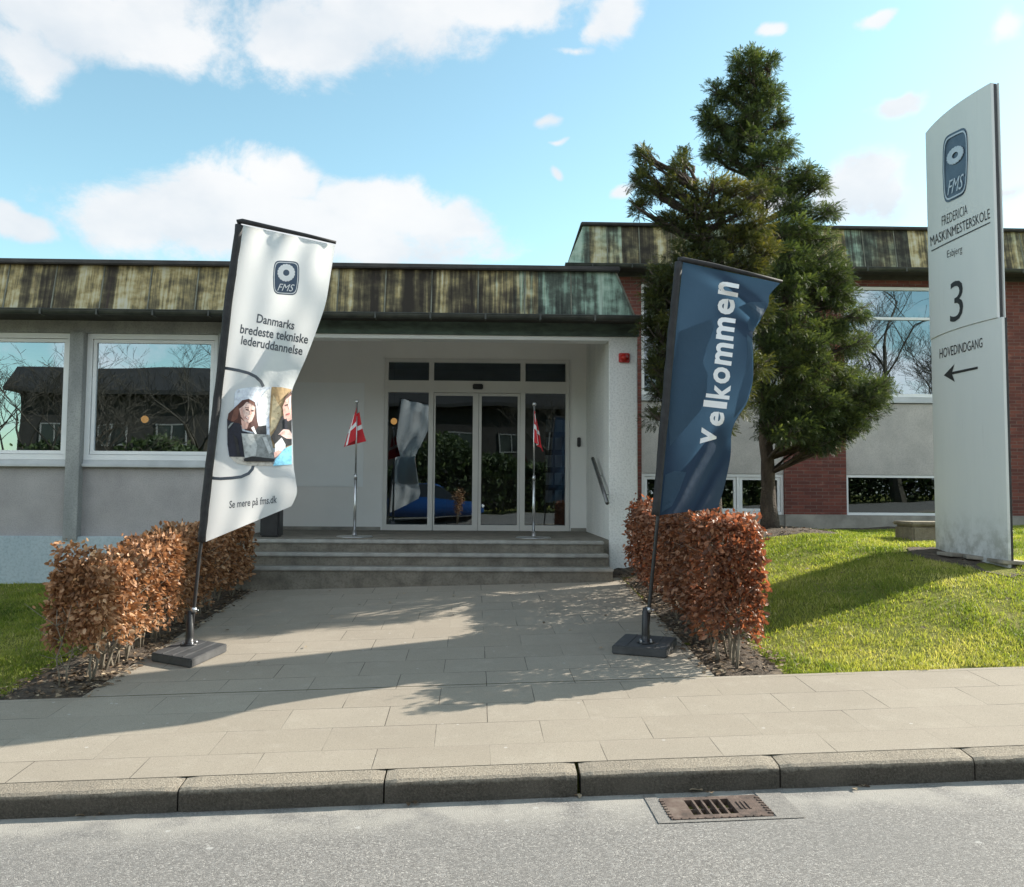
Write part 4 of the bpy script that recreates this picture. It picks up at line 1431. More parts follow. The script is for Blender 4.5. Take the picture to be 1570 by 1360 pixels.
def pyl(u, z, lift=0.0):
    t = u / PWID
    p = Vector((PF.x, PF.y, 0)) + cu_ * u + cn_ * (BUL * 4 * t * (1 - t) + lift)
    p.z = z
    return p


def pyl_surf(px, py, lift):
    d = ray(px, py)
    off = 0.0
    for k in range(8):
        o = Vector((PF.x, PF.y, 0)) + cn_ * off
        t = (o - CAM).dot(cn_) / d.dot(cn_)
        p = CAM + d * t
        u = min(max((p - o).dot(cu_), 0), PWID)
        off = BUL * 4 * (u / PWID) * (1 - u / PWID) + lift
    return pyl(u, p.z, lift)


def pylon_mat():
    m, T, out = new_mat('pylon_metal')
    P = pos(T)
    s = T.n('ShaderNodeSeparateXYZ', {0: P})
    col = T.ramp(T.noise(T.scaled(P, (1, 1, 0.2)), 1.6, 5), [(0.3, (0.60, 0.62, 0.62)), (0.7, (0.67, 0.68, 0.67))])
    low = T.m('MULTIPLY', T.mr(s.outputs[2], 1.6, 0.95), T.mr(T.noise(P, 7, 6, 0.7), 0.38, 0.66))
    col = T.rgb(T.m('MULTIPLY', low, 0.7), col, (0.22, 0.225, 0.19))
    run = T.noise(T.scaled(P, (9, 9, 0.35)), 2.2, 4, 0.7)
    col = T.rgb(T.mr(run, 0.64, 0.76, 0, 0.25), col, (0.30, 0.31, 0.30))
    principled(T, out, col, 0.5, 0.0, T.noise(P, 220, 2), 0.001, 0.3)
    return m


M['pylon_metal'] = pylon_mat()
PY = thing('pylon_sign', 'tall pale grey curved pylon sign on the lawn with badge and number 3', 'sign', ((PN.x + PF.x) / 2, (PN.y + PF.y) / 2, zb0))


def pylon_panel(name, z0, z1, lift, u0, u1, thick, mat, parent):
    n = 18
    mb = MB()
    vs = []
    for i in range(n + 1):
        u = u0 + (u1 - u0) * i / n
        for z in (z0, z1):
            vs.append(pyl(u, z, lift)); vs.append(pyl(u, z, lift - thick))
    fs = []
    for i in range(n):
        a, b = 4 * i, 4 * i + 4
        fs += [(a, b, b + 2, a + 2), (a + 1, a + 3, b + 3, b + 1), (a + 2, b + 2, b + 3, a + 3), (a, a + 1, b + 1, b)]
    fs += [(0, 2, 3, 1), (4 * n, 4 * n + 1, 4 * n + 3, 4 * n + 2)]
    mb.add(vs, fs)
    return mb.build(name, mat, parent)


up = pylon_panel('upper_panel', zsplit + 0.004, ztop, 0.012, 0, PWID - 0.012, 0.03, M['pylon_metal'], PY)
lo_ = pylon_panel('lower_panel', zb0 - 0.03, zsplit, 0.0, 0.0, PWID + 0.03, 0.03, M['pylon_metal'], PY)
pylon_panel('frame', zb0 - 0.1, zsplit - 0.002, -0.033, 0.02, PWID + 0.022, 0.03, M['black_plastic'], PY)
pylon_panel('frame', zsplit, ztop - 0.006, -0.021, 0.02, PWID - 0.016, 0.03, M['black_plastic'], PY)
pylon_panel('back_panel', zb0 - 0.03, ztop, -0.066, 0.0, PWID - 0.005, 0.01, M['pylon_metal'], PY)
ap = Art(pyl_surf, 9)
IB, LF = M['ink_black'], 0.016
M['badge_dark'] = mottled('badge_dark', (0.05, 0.075, 0.115), (0.075, 0.105, 0.15), 8, 0.2, 0)
M['badge_light'] = mottled('badge_light', (0.42, 0.48, 0.56), (0.5, 0.55, 0.62), 8, 0.3, 0)
ap.emblem((1464.3, 253.5), 19.3, 52, 0.5, up, LF, M['badge_dark'], M['badge_light'])
ap.text('lettering', 'FREDERICIA', (1444, 347), (1483, 328), (1443.6, 332), IB, up, LF, -0.008)
ap.text('lettering', 'MASKINMESTERSKOLE', (1427, 378), (1518, 334.5), (1426, 363), IB, up, LF, 0.0)
ap.line('underline', [(1428, 385), (1450, 373.5), (1473, 362.5), (1496, 351.5), (1518, 341)], 1.6, IB, up, LF)
ap.text('lettering', 'Esbjerg', (1452, 399), (1475, 390), (1452, 384.5), IB, up, LF, -0.008)
ap.text('number', '3', (1456.5, 496), (1476.5, 488), (1456.5, 434), IB, up, LF, -0.004)
ap.text('lettering', 'HOVEDINDGANG', (1440.5, 550), (1506, 532.5), (1440.5, 535), IB, lo_, 0.004, 0.0)
ap.poly('arrow', [(1447, 575.5), (1463, 558.5), (1459.8, 570.2), (1499, 562), (1499, 565.6), (1459.8, 574.2), (1464, 585.5)], IB, lo_, 0.004)
# loose slabs and bare soil at its foot
for k, (px, py, a, w_, d_) in enumerate(((1468, 855, 0.25, 0.36, 0.22), (1512, 860, -0.3, 0.42, 0.20), (1548, 866, 0.1, 0.34, 0.25))):
    p = ground_hit(px, py)
    t_ = MB()
    t_.box(-w_ / 2, -d_ / 2, 0.012, w_ / 2, d_ / 2, 0.05, 0.006)
    o = t_.build('paving_slab', M['paving_loose'])
    o.location = (p.x, p.y, float(G(p.x, p.y)))
    o.rotation_euler = (0.03, 0.06, a)
    tag(o, ('loose grey paving slab farthest left at the foot of the pylon sign', 'loose grey paving slab under the middle of the pylon sign',
            'loose grey paving slab by the right bottom corner of the pylon sign')[k], 'paving slab', 'loose slabs at the foot of the pylon')
sp = (PN + PF) / 2
th = np.linspace(0, 2 * np.pi, 25)[:-1]
mb = MB()
ring0 = [(sp.x - 0.1, sp.y - 0.1, float(G(sp.x, sp.y)) + 0.012)]
ring1 = []
for a in th:
    r_ = random.uniform(0.85, 1.15)
    x = sp.x - 0.15 + cu_.x * math.cos(a) * 0.95 * r_ + cn_.x * math.sin(a) * 0.38 * r_
    y = sp.y - 0.1 + cu_.y * math.cos(a) * 0.95 * r_ + cn_.y * math.sin(a) * 0.38 * r_
    ring1.append((x, y, float(G(x, y)) + 0.008))
mb.add(ring0 + ring1, [(0, i + 1, (i + 1) % 24 + 1) for i in range(24)])
tag(mb.build('bare_soil', M['mulch']), kind='structure')

# ------------------------------------------------------------ small things at the entrance
def flag_stand(px, label, lat, sag, swing, ztop_px):
    base = at(px, 823, 12.15)
    base.z = 1.03
    top = at(px, ztop_px, 12.15).z - 1.03
    T_ = thing('flag_stand', label, 'flag', base, 'small national flags beside the sliding doors')
    mb = MB(); mb.smooth = True
    mb.lathe([(0.25, 0.0), (0.25, 0.006), (0.24, 0.012), (0.05, 0.016), (0.03, 0.03), (0.022, 0.09)], base, 28)
    mb.build('foot', M['steel'], T_)
    mb = MB(); mb.smooth = True
    mb.tube([base + Vector((0, 0, 0.01)), base + Vector((0, 0, 0.85))], 0.020, 12)
    mb.tube([base + Vector((0, 0, 0.80)), base + Vector((0, 0, 0.88))], 0.0225, 12)
    mb.tube([base + Vector((0, 0, 0.85)), base + Vector((0, 0, top - 0.03))], 0.013, 12)
    mb.build('pole', M['steel'], T_)
    mb = MB(); mb.smooth = True
    mb.lathe([(0.004, -0.03), (0.018, -0.024), (0.028, -0.008), (0.03, 0.004), (0.024, 0.02), (0.012, 0.029), (0.002, 0.031)], base + Vector((0, 0, top)), 14)
    mb.build('knob', M['steel'], T_)
    nu, nv = 40, 28
    V, mi = [], []
    H_, z1 = 0.46, top - 0.08
    for j in range(nv + 1):
        b = j / nv
        for i in range(nu + 1):
            a = i / nu
            l = np.interp(a, lat[0], lat[1]); sg = np.interp(a, sag[0], sag[1]); sw = np.interp(a, swing[0], swing[1])
            k = 0.22 + 0.78 * b
            V.append((base.x - 0.012 * swing_sign(lat) + l * k + 0.012 * math.sin(9 * a + 3 * b) * a, base.y - 0.02 + sw * k + 0.014 * math.sin(15 * a + 2 * b) * a, base.z + z1 - b * H_ * (1 - 0.1 * a) - sg))
    mb = MB(); mb.smooth = True
    fs, mi = [], []
    for j in range(nv):
        for i in range(nu):
            q = j * (nu + 1) + i
            fs.append((q, q + nu + 1, q + nu + 2, q + 1))
            a, b = (i + 0.5) / nu, (j + 0.5) / nv
            mi.append(1 if (12 / 37 < a < 16 / 37 or 12 / 28 < b < 16 / 28) else 0)
    mb.add(V, fs)
    mb.mi = mi
    mb.build('cloth', [M['flag_red'], M['flag_white']], T_, fix=False)
    return T_


def swing_sign(lat): return 0


flag_stand(543.5, 'chrome stand with a limp red and white flag left of the sliding doors', ([0, .5, .58, 1], [0, -.165, -.15, .14]), ([0, .5, 1], [0, .13, .06]), ([0, .5, .6, 1], [-.01, -.06, .03, .08]), 616)
flag_stand(818, 'chrome stand with a limp red and white flag before the right door panel', ([0, .35, .42, .7, 1], [0, .06, .03, .10, .14]), ([0, .4, 1], [0, .06, .18]), ([0, .35, .45, .7, 1], [0, -.07, .02, -.06, .03]), 620)

p = at(956.5, 549, 11.7)
AL = thing('alarm_beacon', 'small red alarm beacon mounted high on the white pier', 'alarm', (p.x, 11.7, p.z))
mb = MB(); mb.box(p.x - 0.075, 11.66, p.z - 0.065, p.x + 0.075, 11.699, p.z + 0.065, 0.01); mb.build('housing', M['alarm_red'], AL)
mb = MB(); mb.smooth = True
mb.box(p.x - 0.05, 11.615, p.z - 0.045, p.x + 0.05, 11.662, p.z + 0.045, 0.018); mb.build('lens', M['alarm_red'], AL)
p = at(887.5, 678, 14.5)
IC = thing('intercom', 'slim black intercom on the porch wall right of the doors', 'intercom', (p.x, 14.5, p.z))
mb = MB(); mb.box(p.x - 0.03, 14.465, p.z - 0.08, p.x + 0.03, 14.499, p.z + 0.08, 0.01); mb.build('housing', M['black_plastic'], IC)
mb = MB(); mb.lathe([(0.012, 0), (0.012, 0.004), (0.008, 0.006)], (0, 0, 0), 12)
o = mb.build('button', M['steel'], IC); o.matrix_local = Matrix.Translation((0, -0.035, -0.045)) @ Matrix.Rotation(math.pi / 2, 4, 'X')
HR = thing('handrail', 'short sloping steel handrail fixed to the inside of the white pier', 'handrail', (1.55, 11.5, 1.8))
mb = MB(); mb.smooth = True
r0, r1 = at(911, 703, 12.9), at(931, 771, 11.3)
r0.x, r1.x = 1.54, 1.54
mb.tube([r0, r1], 0.028, 12)
mb.build('rail', M['rail_steel'], HR)
for t in (0.3, 0.72):
    q = r0.lerp(r1, t)
    mb = MB(); mb.smooth = True
    mb.tube([q + Vector((0, 0, -0.025)), q + Vector((0.03, 0, -0.07)), Vector((1.619, q.y, q.z - 0.075))], 0.008, 8)
    mb.build('bracket', M['steel'], HR)
mb = MB()
bx = at(416, 800, 12.0).x
mb.box(bx - 0.13, 11.9, 1.032, bx + 0.13, 12.15, 1.62, 0.02)
mb.box(bx - 0.12, 11.91, 1.62, bx + 0.12, 12.14, 1.66, 0.012)
tag(mb.build('litter_bin', M['black_plastic']), 'plain black box bin at the left end of the top step', 'bin')
p = ground_hit(1415, 830)
p.y += 0.2
gz = float(G(p.x, p.y))
mb = MB()
mb.box(p.x - 0.13, p.y - 0.2, gz - 0.05, p.x + 0.42, p.y + 0.3, gz + 0.19, 0.025)
mb.box(p.x - 0.15, p.y - 0.22, gz + 0.191, p.x + 0.44, p.y + 0.32, gz + 0.24, 0.016)
tag(mb.build('stone_block', M['stone_block']), 'low mossy stone block on the lawn behind the pylon sign', 'stone block')

# lamps in the rooms
for px, py, y, lb in ((222, 643, 14.4, 'round orange lamp glowing inside the room behind the left window'), (604, 646, 16.2, 'small round orange lamp glowing behind the left door panel')):
    p = at(px, py, y)
    PL = thing('pendant_lamp', lb, 'lamp', (p.x, p.y, p.z))
    mb = MB(); mb.smooth = True
    mb.lathe([(0.01, -0.06), (0.036, -0.05), (0.055, -0.025), (0.06, 0.0), (0.054, 0.03), (0.03, 0.055), (0.01, 0.06)], p, 16); mb.build('globe', M['lamp_glow'], PL)
    mb = MB(); mb.tube([p + Vector((0, 0, 0.06)), Vector((p.x, p.y, 4.34))], 0.006, 6); mb.build('cord', M['black_plastic'], PL)
# furniture of the lobby, dim behind the glass
RD = thing('reception_desk', 'dark wooden reception desk inside the lobby', 'desk', (0.2, 18.0, 1.02))
mb = MB(); mb.box(-0.9, 17.6, 1.025, 1.2, 18.1, 2.0, 0.01); mb.build('front', M['wood_dark'], RD)
mb = MB(); mb.box(-1.0, 17.5, 2.0, 1.3, 18.2, 2.05, 0.01); mb.build('top', M['interior'], RD)
LR = thing('leaflet_rack', 'leaflet rack behind the right door panel', 'rack', (1.15, 15.6, 1.02))
mb = MB(); mb.box(0.98, 15.6, 1.025, 1.5, 15.66, 3.1); mb.build('back', M['wood_dark'], LR)
for r_ in range(5):
    for c_ in range(3):
        mb = MB(); mb.box(1.0 + c_ * 0.17, 15.55, 1.5 + r_ * 0.32, 1.13 + c_ * 0.17, 15.59, 1.72 + r_ * 0.32); mb.build('leaflet', M['paper'], LR)

# gully grate in the gutter of the road
zg = float(zroad(gp.x, gp.y))
GR = thing('gully_grate', 'rusty iron gully grate set into the road beside the kerb', 'grate', (gp.x, gp.y, zg))


def gbox(mb, u0, v0, z0, u1, v1, z1):
    q = [uv_to_xy(a, b) for a, b in ((u0, v0), (u1, v0), (u1, v1), (u0, v1))]
    mb.hexa([(x, y, float(zroad(x, y)) + z0) for x, y in q] + [(x, y, float(zroad(x, y)) + z1) for x, y in q])


mb = MB()
t = 0.004
a0, a1, b0, b1 = GX0 - 0.02, GX1 + 0.02, GV0 - 0.02, GV1 + 0.02
s0, s1, q0, q1 = gu - 0.135, gu + 0.095, gv - 0.098, gv + 0.108
gbox(mb, a0, b0, -0.03, s0, b1, t); gbox(mb, s1, b0, -0.03, a1, b1, t)
gbox(mb, s0, b0, -0.03, s1, q0, t - 0.0005); gbox(mb, s0, q1, -0.03, s1, b1, t - 0.0005)
k = 0
x = a0 + 0.01
while x < a1 - 0.02:
    gbox(mb, x, b0 - 0.008, -0.01, x + 0.02, b0 + 0.012, t + 0.004); x += 0.04
y = b0 + 0.03
while y < b1 - 0.05:
    gbox(mb, a0 - 0.008, y, -0.01, a0 + 0.012, y + 0.018, t + 0.004); gbox(mb, a1 - 0.012, y, -0.01, a1 + 0.008, y + 0.018, t + 0.004); y += 0.036
for k in range(3): gbox(mb, s1 + 0.03 + k * 0.022, q0 + 0.05, t - 0.001, s1 + 0.038 + k * 0.022, q1 - 0.05, t + 0.004)
mb.build('grate_frame', M['rust'], GR)
for k in range(1, 5):
    mb = MB()
    x = s0 + (s1 - s0) * k / 5
    gbox(mb, x - 0.0055, q0, -0.03, x + 0.0055, q1, t - 0.001)
    mb.build('bar', M['rust'], GR)
mb = MB(); gbox(mb, s0, (q0 + q1) / 2 - 0.004, -0.028, s1, (q0 + q1) / 2 + 0.004, -0.008); mb.build('cross_bar', M['rust'], GR)
mb = MB()
gbox(mb, GX0 - 0.01, GV0 - 0.01, -0.5, GX1 + 0.01, GV1 + 0.01, -0.49)
for (u0, v0, u1, v1) in ((GX0 - 0.01, GV0 - 0.01, GX0, GV1 + 0.01), (GX1, GV0 - 0.01, GX1 + 0.01, GV1 + 0.01), (GX0, GV0 - 0.01, GX1, GV0), (GX0, GV1, GX1, GV1 + 0.01)):
    gbox(mb, u0, v0, -0.489, u1, v1, -0.006)
mb.build('shaft', M['asphalt_dark'], GR)
# repaired asphalt round the grate
mb = MB()
for (u0, v0, u1, v1) in ((gu - 0.33, gv - 0.19, gu + 0.40, GV0 - 0.03), (gu - 0.33, GV0 - 0.0299, GX0 - 0.03, KERB_V - 0.01), (GX1 + 0.03, GV0 - 0.0299, gu + 0.40, KERB_V - 0.01)):
    q = [uv_to_xy(a, b) for a, b in ((u0, v0), (u1, v0), (u1, v1), (u0, v1))]
    mb.add([(x, y, float(zroad(x, y)) + 0.004) for x, y in q], [(0, 1, 2, 3)])
tag(mb.build('road_patch', mottled('patch_asphalt', (0.15, 0.141, 0.13), (0.235, 0.22, 0.2), 45, 0.9, 0.9, 160, 0.006)), kind='structure')

# ------------------------------------------------------------ planting
def vnoise(x, y, scale, seed):
    r = np.random.default_rng(seed)
    g = r.random((64, 64))
    X, Y = x / scale, y / scale
    xi, yi = np.floor(X).astype(int), np.floor(Y).astype(int)
    fx, fy = X - xi, Y - yi
    fx, fy = fx * fx * (3 - 2 * fx), fy * fy * (3 - 2 * fy)
    a, b = g[xi % 64, yi % 64], g[(xi + 1) % 64, yi % 64]
    c, d = g[xi % 64, (yi + 1) % 64], g[(xi + 1) % 64, (yi + 1) % 64]
    return (a * (1 - fx) + b * fx) * (1 - fy) + (c * (1 - fx) + d * fx) * fy


def frames(d):
    "orthonormal frames with first axis d (n,3)"
    d = d / np.linalg.norm(d, axis=1, keepdims=True)
    r = RNG.normal(size=d.shape)
    s = np.cross(d, r)
    s /= np.linalg.norm(s, axis=1, keepdims=True)
    return d, s, np.cross(d, s)


def scatter(name, template_v, template_f, P, A, B_, C, S, tint, mat, parent, sub_t=None):
    "copies of a small template at points P with axes A, B, C (n,3), sizes S"
    n, k = len(P), len(template_v)
    tv = np.asarray(template_v)
    V = P[:, None, :] + S[:, None, None] * (tv[None, :, 0:1] * A[:, None, :] + tv[None, :, 1:2] * B_[:, None, :] + tv[None, :, 2:3] * C[:, None, :])
    tf = np.asarray(template_f)
    F_ = (np.arange(n) * k)[:, None, None] + tf[None]
    t = np.repeat(tint, len(tf))
    if sub_t is not None: t = np.clip(t + np.tile(sub_t, n), 0, 1)
    return link(name, np_mesh(name, V.reshape(-1, 3), F_.reshape(-1, tf.shape[1]), t), mat, parent)


LEAF_V = [(0, 0, 0), (0.35, 0.27, 0.06), (0.75, 0.22, 0.03), (1.0, 0, -0.10), (0.75, -0.22, 0.03), (0.35, -0.27, 0.06), (0.4, 0, 0), (0.75, 0, -0.03)]
LEAF_F = [(0, 6, 1, 0), (6, 7, 2, 1), (7, 3, 2, 7), (0, 5, 6, 0), (5, 4, 7, 6), (7, 4, 3, 7)]
LEAF_F = [(0, 6, 1), (6, 7, 2), (6, 2, 1), (7, 3, 2), (0, 5, 6), (5, 4, 7), (5, 7, 6), (7, 4, 3)]


def hedge(label, x0, x1, y0, y1, top, low, n, mat, seed, thin_front, right_edge=None):
    r = np.random.default_rng(seed)
    H = thing('beech_hedge', label, 'hedge', ((x0 + x1) / 2, (y0 + y1) / 2, float(G((x0 + x1) / 2, (y0 + y1) / 2))), 'clipped beech hedges beside the walkway')
    # leaves: shell of the clipped box, roughened, with a thinner inside
    m = n * 2
    y = y0 + (y1 - y0) * r.random(m)
    a = r.random(m)
    cx, hw = (x0 + x1) / 2, (x1 - x0) / 2
    w = hw * (1 + 0.42 * (vnoise(y * 1.0, a * 0 + 3, 0.35, seed + 3) - 0.5))
    tz = np.interp(y, top[0], top[1]) + 0.09 * (vnoise(y, y * 0 + 1, 0.3, seed + 4) - 0.5)
    gz = G(np.full(m, cx), y)
    lz = gz + np.interp(y, low[0], low[1]) + 0.12 * (vnoise(y, y * 0 + 9, 0.22, seed + 5) - 0.3)
    kind = r.random(m)
    per = np.where(kind < 0.30, 0, np.where(kind < 0.56, 1, np.where(kind < 0.82, 2, np.where(kind < 0.90, 3, 4))))
    dep = np.abs(r.normal(0, 0.065, m)) - 0.02 + 0.035 * r.normal(size=m) * 0.5
    s = r.random(m) * 2 - 1
    h = r.random(m)
    x = np.where(per == 0, cx + s * w, np.where(per == 1, cx - w + dep, np.where(per == 2, cx + w - dep, cx + s * w)))
    z = np.where(per == 0, tz - dep, lz + (tz - lz) * h)
    y = np.where(per == 3, y0 + np.abs(dep) * 1.2, y)
    z = np.where(per == 3, lz + (tz - lz) * h, z)
    # small hollows
    hol = vnoise(y + x * 0.7, z, 0.13, seed + 8)
    keep = (hol > 0.22) & (r.random(m) < np.interp(y, thin_front[0], thin_front[1]))
    rag = r.random(m) < np.clip((z - lz) / 0.22 + 0.15, 0.15, 1)
    keep &= rag
    idx = np.where(keep)[0][:n]
    P = np.stack([x, y, z], 1)[idx]
    out = np.stack([np.where(per == 1, -1.0, np.where(per == 2, 1.0, 0.0)), np.where(per == 3, -1.0, 0.0), np.where(per == 0, 1.0, 0.0)], 1)[idx]
    d = out * 0.6 + r.normal(size=(len(idx), 3)) * 0.55 + np.array([0, 0, -0.35])
    sp_p, sp_d = [], []
    for k in range(150):
        b = idx[r.integers(len(idx))]
        dr = np.array([r.normal(0, 0.7), r.normal(0, 0.7), abs(r.normal(0.5, 0.5))]); dr /= np.linalg.norm(dr)
        for t in np.linspace(0.0, r.uniform(0.07, 0.2), r.integers(4, 9)):
            sp_p.append(np.array([x[b], y[b], z[b]]) + dr * t + r.normal(0, 0.012, 3)); sp_d.append(dr * 0.6 + r.normal(0, 0.6, 3))
    P = np.concatenate([P, np.array(sp_p)]); d = np.concatenate([d, np.array(sp_d)])
    A, B_, C = frames(d)
    S = r.uniform(0.030, 0.066, len(P))
    tint = np.clip(r.beta(1.7, 1.7, len(P)) * 0.95 + 0.25 * (vnoise(P[:, 1], P[:, 2], 0.25, seed + 9) - 0.5), 0, 1)
    scatter('foliage', LEAF_V, LEAF_F, P, A, B_, C, S, tint, mat, H)
    mb = MB(); mb.smooth = True
    rr = random.Random(seed)
    y_ = y0 + 0.06
    while y_ < y1 - 0.05:
        for q in range(3):
            bx = cx + rr.uniform(-0.55, 0.55) * hw; by = y_ + rr.uniform(-0.1, 0.1)
            g = float(G(bx, by))
            t = float(np.interp(by, top[0], top[1])) - rr.uniform(0.05, 0.2)
            pts = [(bx, by, g - 0.02)]
            x_, yy = bx, by
            for k in range(1, 6):
                x_ += rr.uniform(-0.045, 0.045); yy += rr.uniform(-0.045, 0.045)
                pts.append((x_, yy, g + (t - g) * k / 5))
            r0 = rr.uniform(0.007, 0.014)
            mb.tube(pts, [r0 * (1 - 0.14 * k) for k in range(6)], 6)
            for b in range(7):
                k = rr.randint(1, 4)
                p = Vector(pts[k]); dr = Vector((rr.uniform(-1, 1), rr.uniform(-1, 1), rr.uniform(0.1, 0.9))).normalized()
                L_ = rr.uniform(0.12, 0.30)
                mb.tube([p, p + dr * L_ * 0.5 + Vector((0, 0, 0.01)), p + dr * L_ + Vector((0, 0, 0.03))], [0.004, 0.003, 0.0015], 4)
        y_ += 0.16
    mb.build('stems', M['twig'], H, fix=False)
    return H


hedge('copper brown beech hedge left of the walkway, thinning at its street end', -3.30, -2.93, 6.6, 10.75, ([6.4, 7.0, 7.8, 9.0, 10.8], [0.88, 1.02, 1.15, 1.22, 1.27]),
      ([6.4, 7.0, 8, 11], [0.30, 0.24, 0.19, 0.14]), 23000, M['beech_leaf'], 21, ([6.4, 6.7, 7.2], [0.55, 0.8, 1.0]))
hedge('reddish brown beech hedge right of the walkway behind the blue flag', 1.72, 2.12, 6.62, 10.6, ([6.5, 7.0, 8.2, 9.4, 10.6], [1.36, 1.42, 1.43, 1.45, 1.50]),
      ([6.4, 7.0, 8, 11], [0.19, 0.17, 0.14, 0.1]), 23000, M['beech_leaf_red'], 33, ([6.4, 6.8, 7.2], [0.75, 0.9, 1.0]))

# fallen leaves under the hedges, a few blown onto lawn and road
r = np.random.default_rng(5)
pts = []
for x0, x1, y0, y1, n in ((-3.62, -2.85, 6.35, 11, 1900), (1.62, 2.3, 6.5, 11.2, 1900), (2.2, 4.8, 11.7, 15, 700), (4.9, 8.0, 13.9, 16.3, 400), (-3.0, 1.7, 6.5, 11, 22), (2.3, 5.5, 6.6, 9.5, 26)):
    pts.append(np.stack([r.uniform(x0, x1, n), r.uniform(y0, y1, n)], 1))
rd = np.array([ground_hit(px + r.normal(0, 9), py + r.normal(0, 2.0), zroad)[:2] for px, py, n in ((140, 1253, 6), (632, 1234, 3), (878, 1222, 3), (1315, 1205, 7), (1080, 1215, 5), (360, 1243, 2)) for q in range(n)])
pts.append(rd)
XY = np.concatenate(pts)
Zg = G(XY[:, 0], XY[:, 1])
Zp = Zpave(XY[:, 0], XY[:, 1])
inwalk = (XY[:, 0] > WX0) & (XY[:, 0] < WX1) & (XY[:, 1] > 6.45)
Zz = np.where(inwalk, Zp + 0.004, Zg + 0.03)
Zz[-len(rd):] = zroad(rd[:, 0], rd[:, 1]) + 0.004
P = np.stack([XY[:, 0], XY[:, 1], Zz + r.uniform(0, 0.012, len(XY))], 1)
ang = r.uniform(0, 2 * np.pi, len(P))
A = np.stack([np.cos(ang), np.sin(ang), r.normal(0, 0.15, len(P))], 1)
A /= np.linalg.norm(A, axis=1, keepdims=True)
up_ = np.stack([r.normal(0, 0.25, len(P)), r.normal(0, 0.25, len(P)), np.ones(len(P))], 1)
B_ = np.cross(up_, A); B_ /= np.linalg.norm(B_, axis=1, keepdims=True)
tag(scatter('fallen_leaves', LEAF_V, LEAF_F, P, A, B_, np.cross(A, B_), r.uniform(0.025, 0.06, len(P)), r.random(len(P)), M['litter'], None),
    'dry fallen leaves lying under the hedges and along the kerb', 'fallen leaves', None, 'stuff')


def grass(name, label, region, n, seed):
    r = np.random.default_rng(seed)
    x0, x1, y0, y1, ok = region
    y = y0 + (y1 - y0) * r.random(n) ** 1.35
    x = r.uniform(x0, x1, n)
    k = ok(x, y)
    x, y = x[k], y[k]
    den = vnoise(x, y, 0.16, seed + 1) * 0.6 + vnoise(x, y, 0.6, seed + 2) * 0.5
    k = r.random(len(x)) < np.clip(den * 1.7 - 0.12, 0.18, 1)
    x, y = x[k], y[k]
    n = len(x)
    pat = vnoise(x, y, 0.75, seed + 3) * 0.6 + vnoise(x, y, 0.22, seed + 4) * 0.4
    front = np.clip((7.5 - (y - 0.019 * x)) / 1.1, 0, 1)
    h = r.uniform(0.015, 0.042, n) * (0.6 + 0.85 * vnoise(x, y, 0.3, seed + 5))
    tint = np.clip(-0.08 + 1.0 * pat + r.normal(0, 0.13, n) + 0.22 * front * (pat > 0.42) + (r.random(n) < 0.06) * 0.4, 0, 1)
    z = G(x, y)
    a = r.uniform(0, 2 * np.pi, n)
    w = r.uniform(0.0022, 0.0042, n) * (1 + 0.06 * np.clip(y - 7, 0, 9))
    lean = r.normal(0, 0.55, (n, 2)) * h[:, None]
    p0 = np.stack([x - np.cos(a) * w, y - np.sin(a) * w, z - 0.004], 1)
    p1 = np.stack([x + np.cos(a) * w, y + np.sin(a) * w, z - 0.004], 1)
    mx_ = np.stack([x + lean[:, 0] * 0.4, y + lean[:, 1] * 0.4, z + h * 0.6], 1)
    wv = np.stack([np.cos(a) * w * 0.7, np.sin(a) * w * 0.7, 0 * a], 1)
    p4 = np.stack([x + lean[:, 0], y + lean[:, 1], z + h], 1)
    V = np.stack([p0, p1, mx_ + wv, mx_ - wv, p4], 1).reshape(-1, 3)
    b = np.arange(n) * 5
    F3 = np.concatenate([np.stack([b, b + 1, b + 2], 1), np.stack([b, b + 2, b + 3], 1), np.stack([b + 3, b + 2, b + 4], 1)])
    o = link(name, np_mesh(name, V, F3, np.tile(tint, 3)), M['grass'])
    return tag(o, label, 'grass', None, 'stuff')


def ok_right(x, y):
    v = y - 0.019 * x
    edge = 6.42 + 0.03 * np.sin(x * 9) + 0.02 * np.sin(x * 23)
    left = 2.2 + 0.05 * np.sin(y * 5)
    bedb = ((y > 13.85 + 0.12 * np.sin(x * 3)) & (x < 8.2)) | ((y > 11.7 + 0.1 * np.sin(x * 4)) & (x < 4.85))
    return (v > edge) & (x > left) & ~bedb & (x < 0.66 * y + 0.4) & (((x - sp.x + 0.15) * cu_.x + (y - sp.y) * cu_.y) ** 2 / 0.8 + ((x - sp.x + 0.15) * cn_.x + (y - sp.y) * cn_.y) ** 2 / 0.13 > 1)


grass('lawn_grass', 'short mown sunlit grass on the sloping lawn right of the walkway', (2.15, 11.5, 6.45, 16.4, ok_right), 330000, 61)
grass('lawn_grass', 'short shaded grass on the lawn left of the walkway', (-8.5, -3.52, 6.25, 11.75, lambda x, y: (y - 0.019 * x > 6.43 + 0.03 * np.sin(x * 9)) & (x < -3.56 + 0.05 * np.sin(y * 5)) & (x > -0.64 * y - 0.4)), 120000, 71)

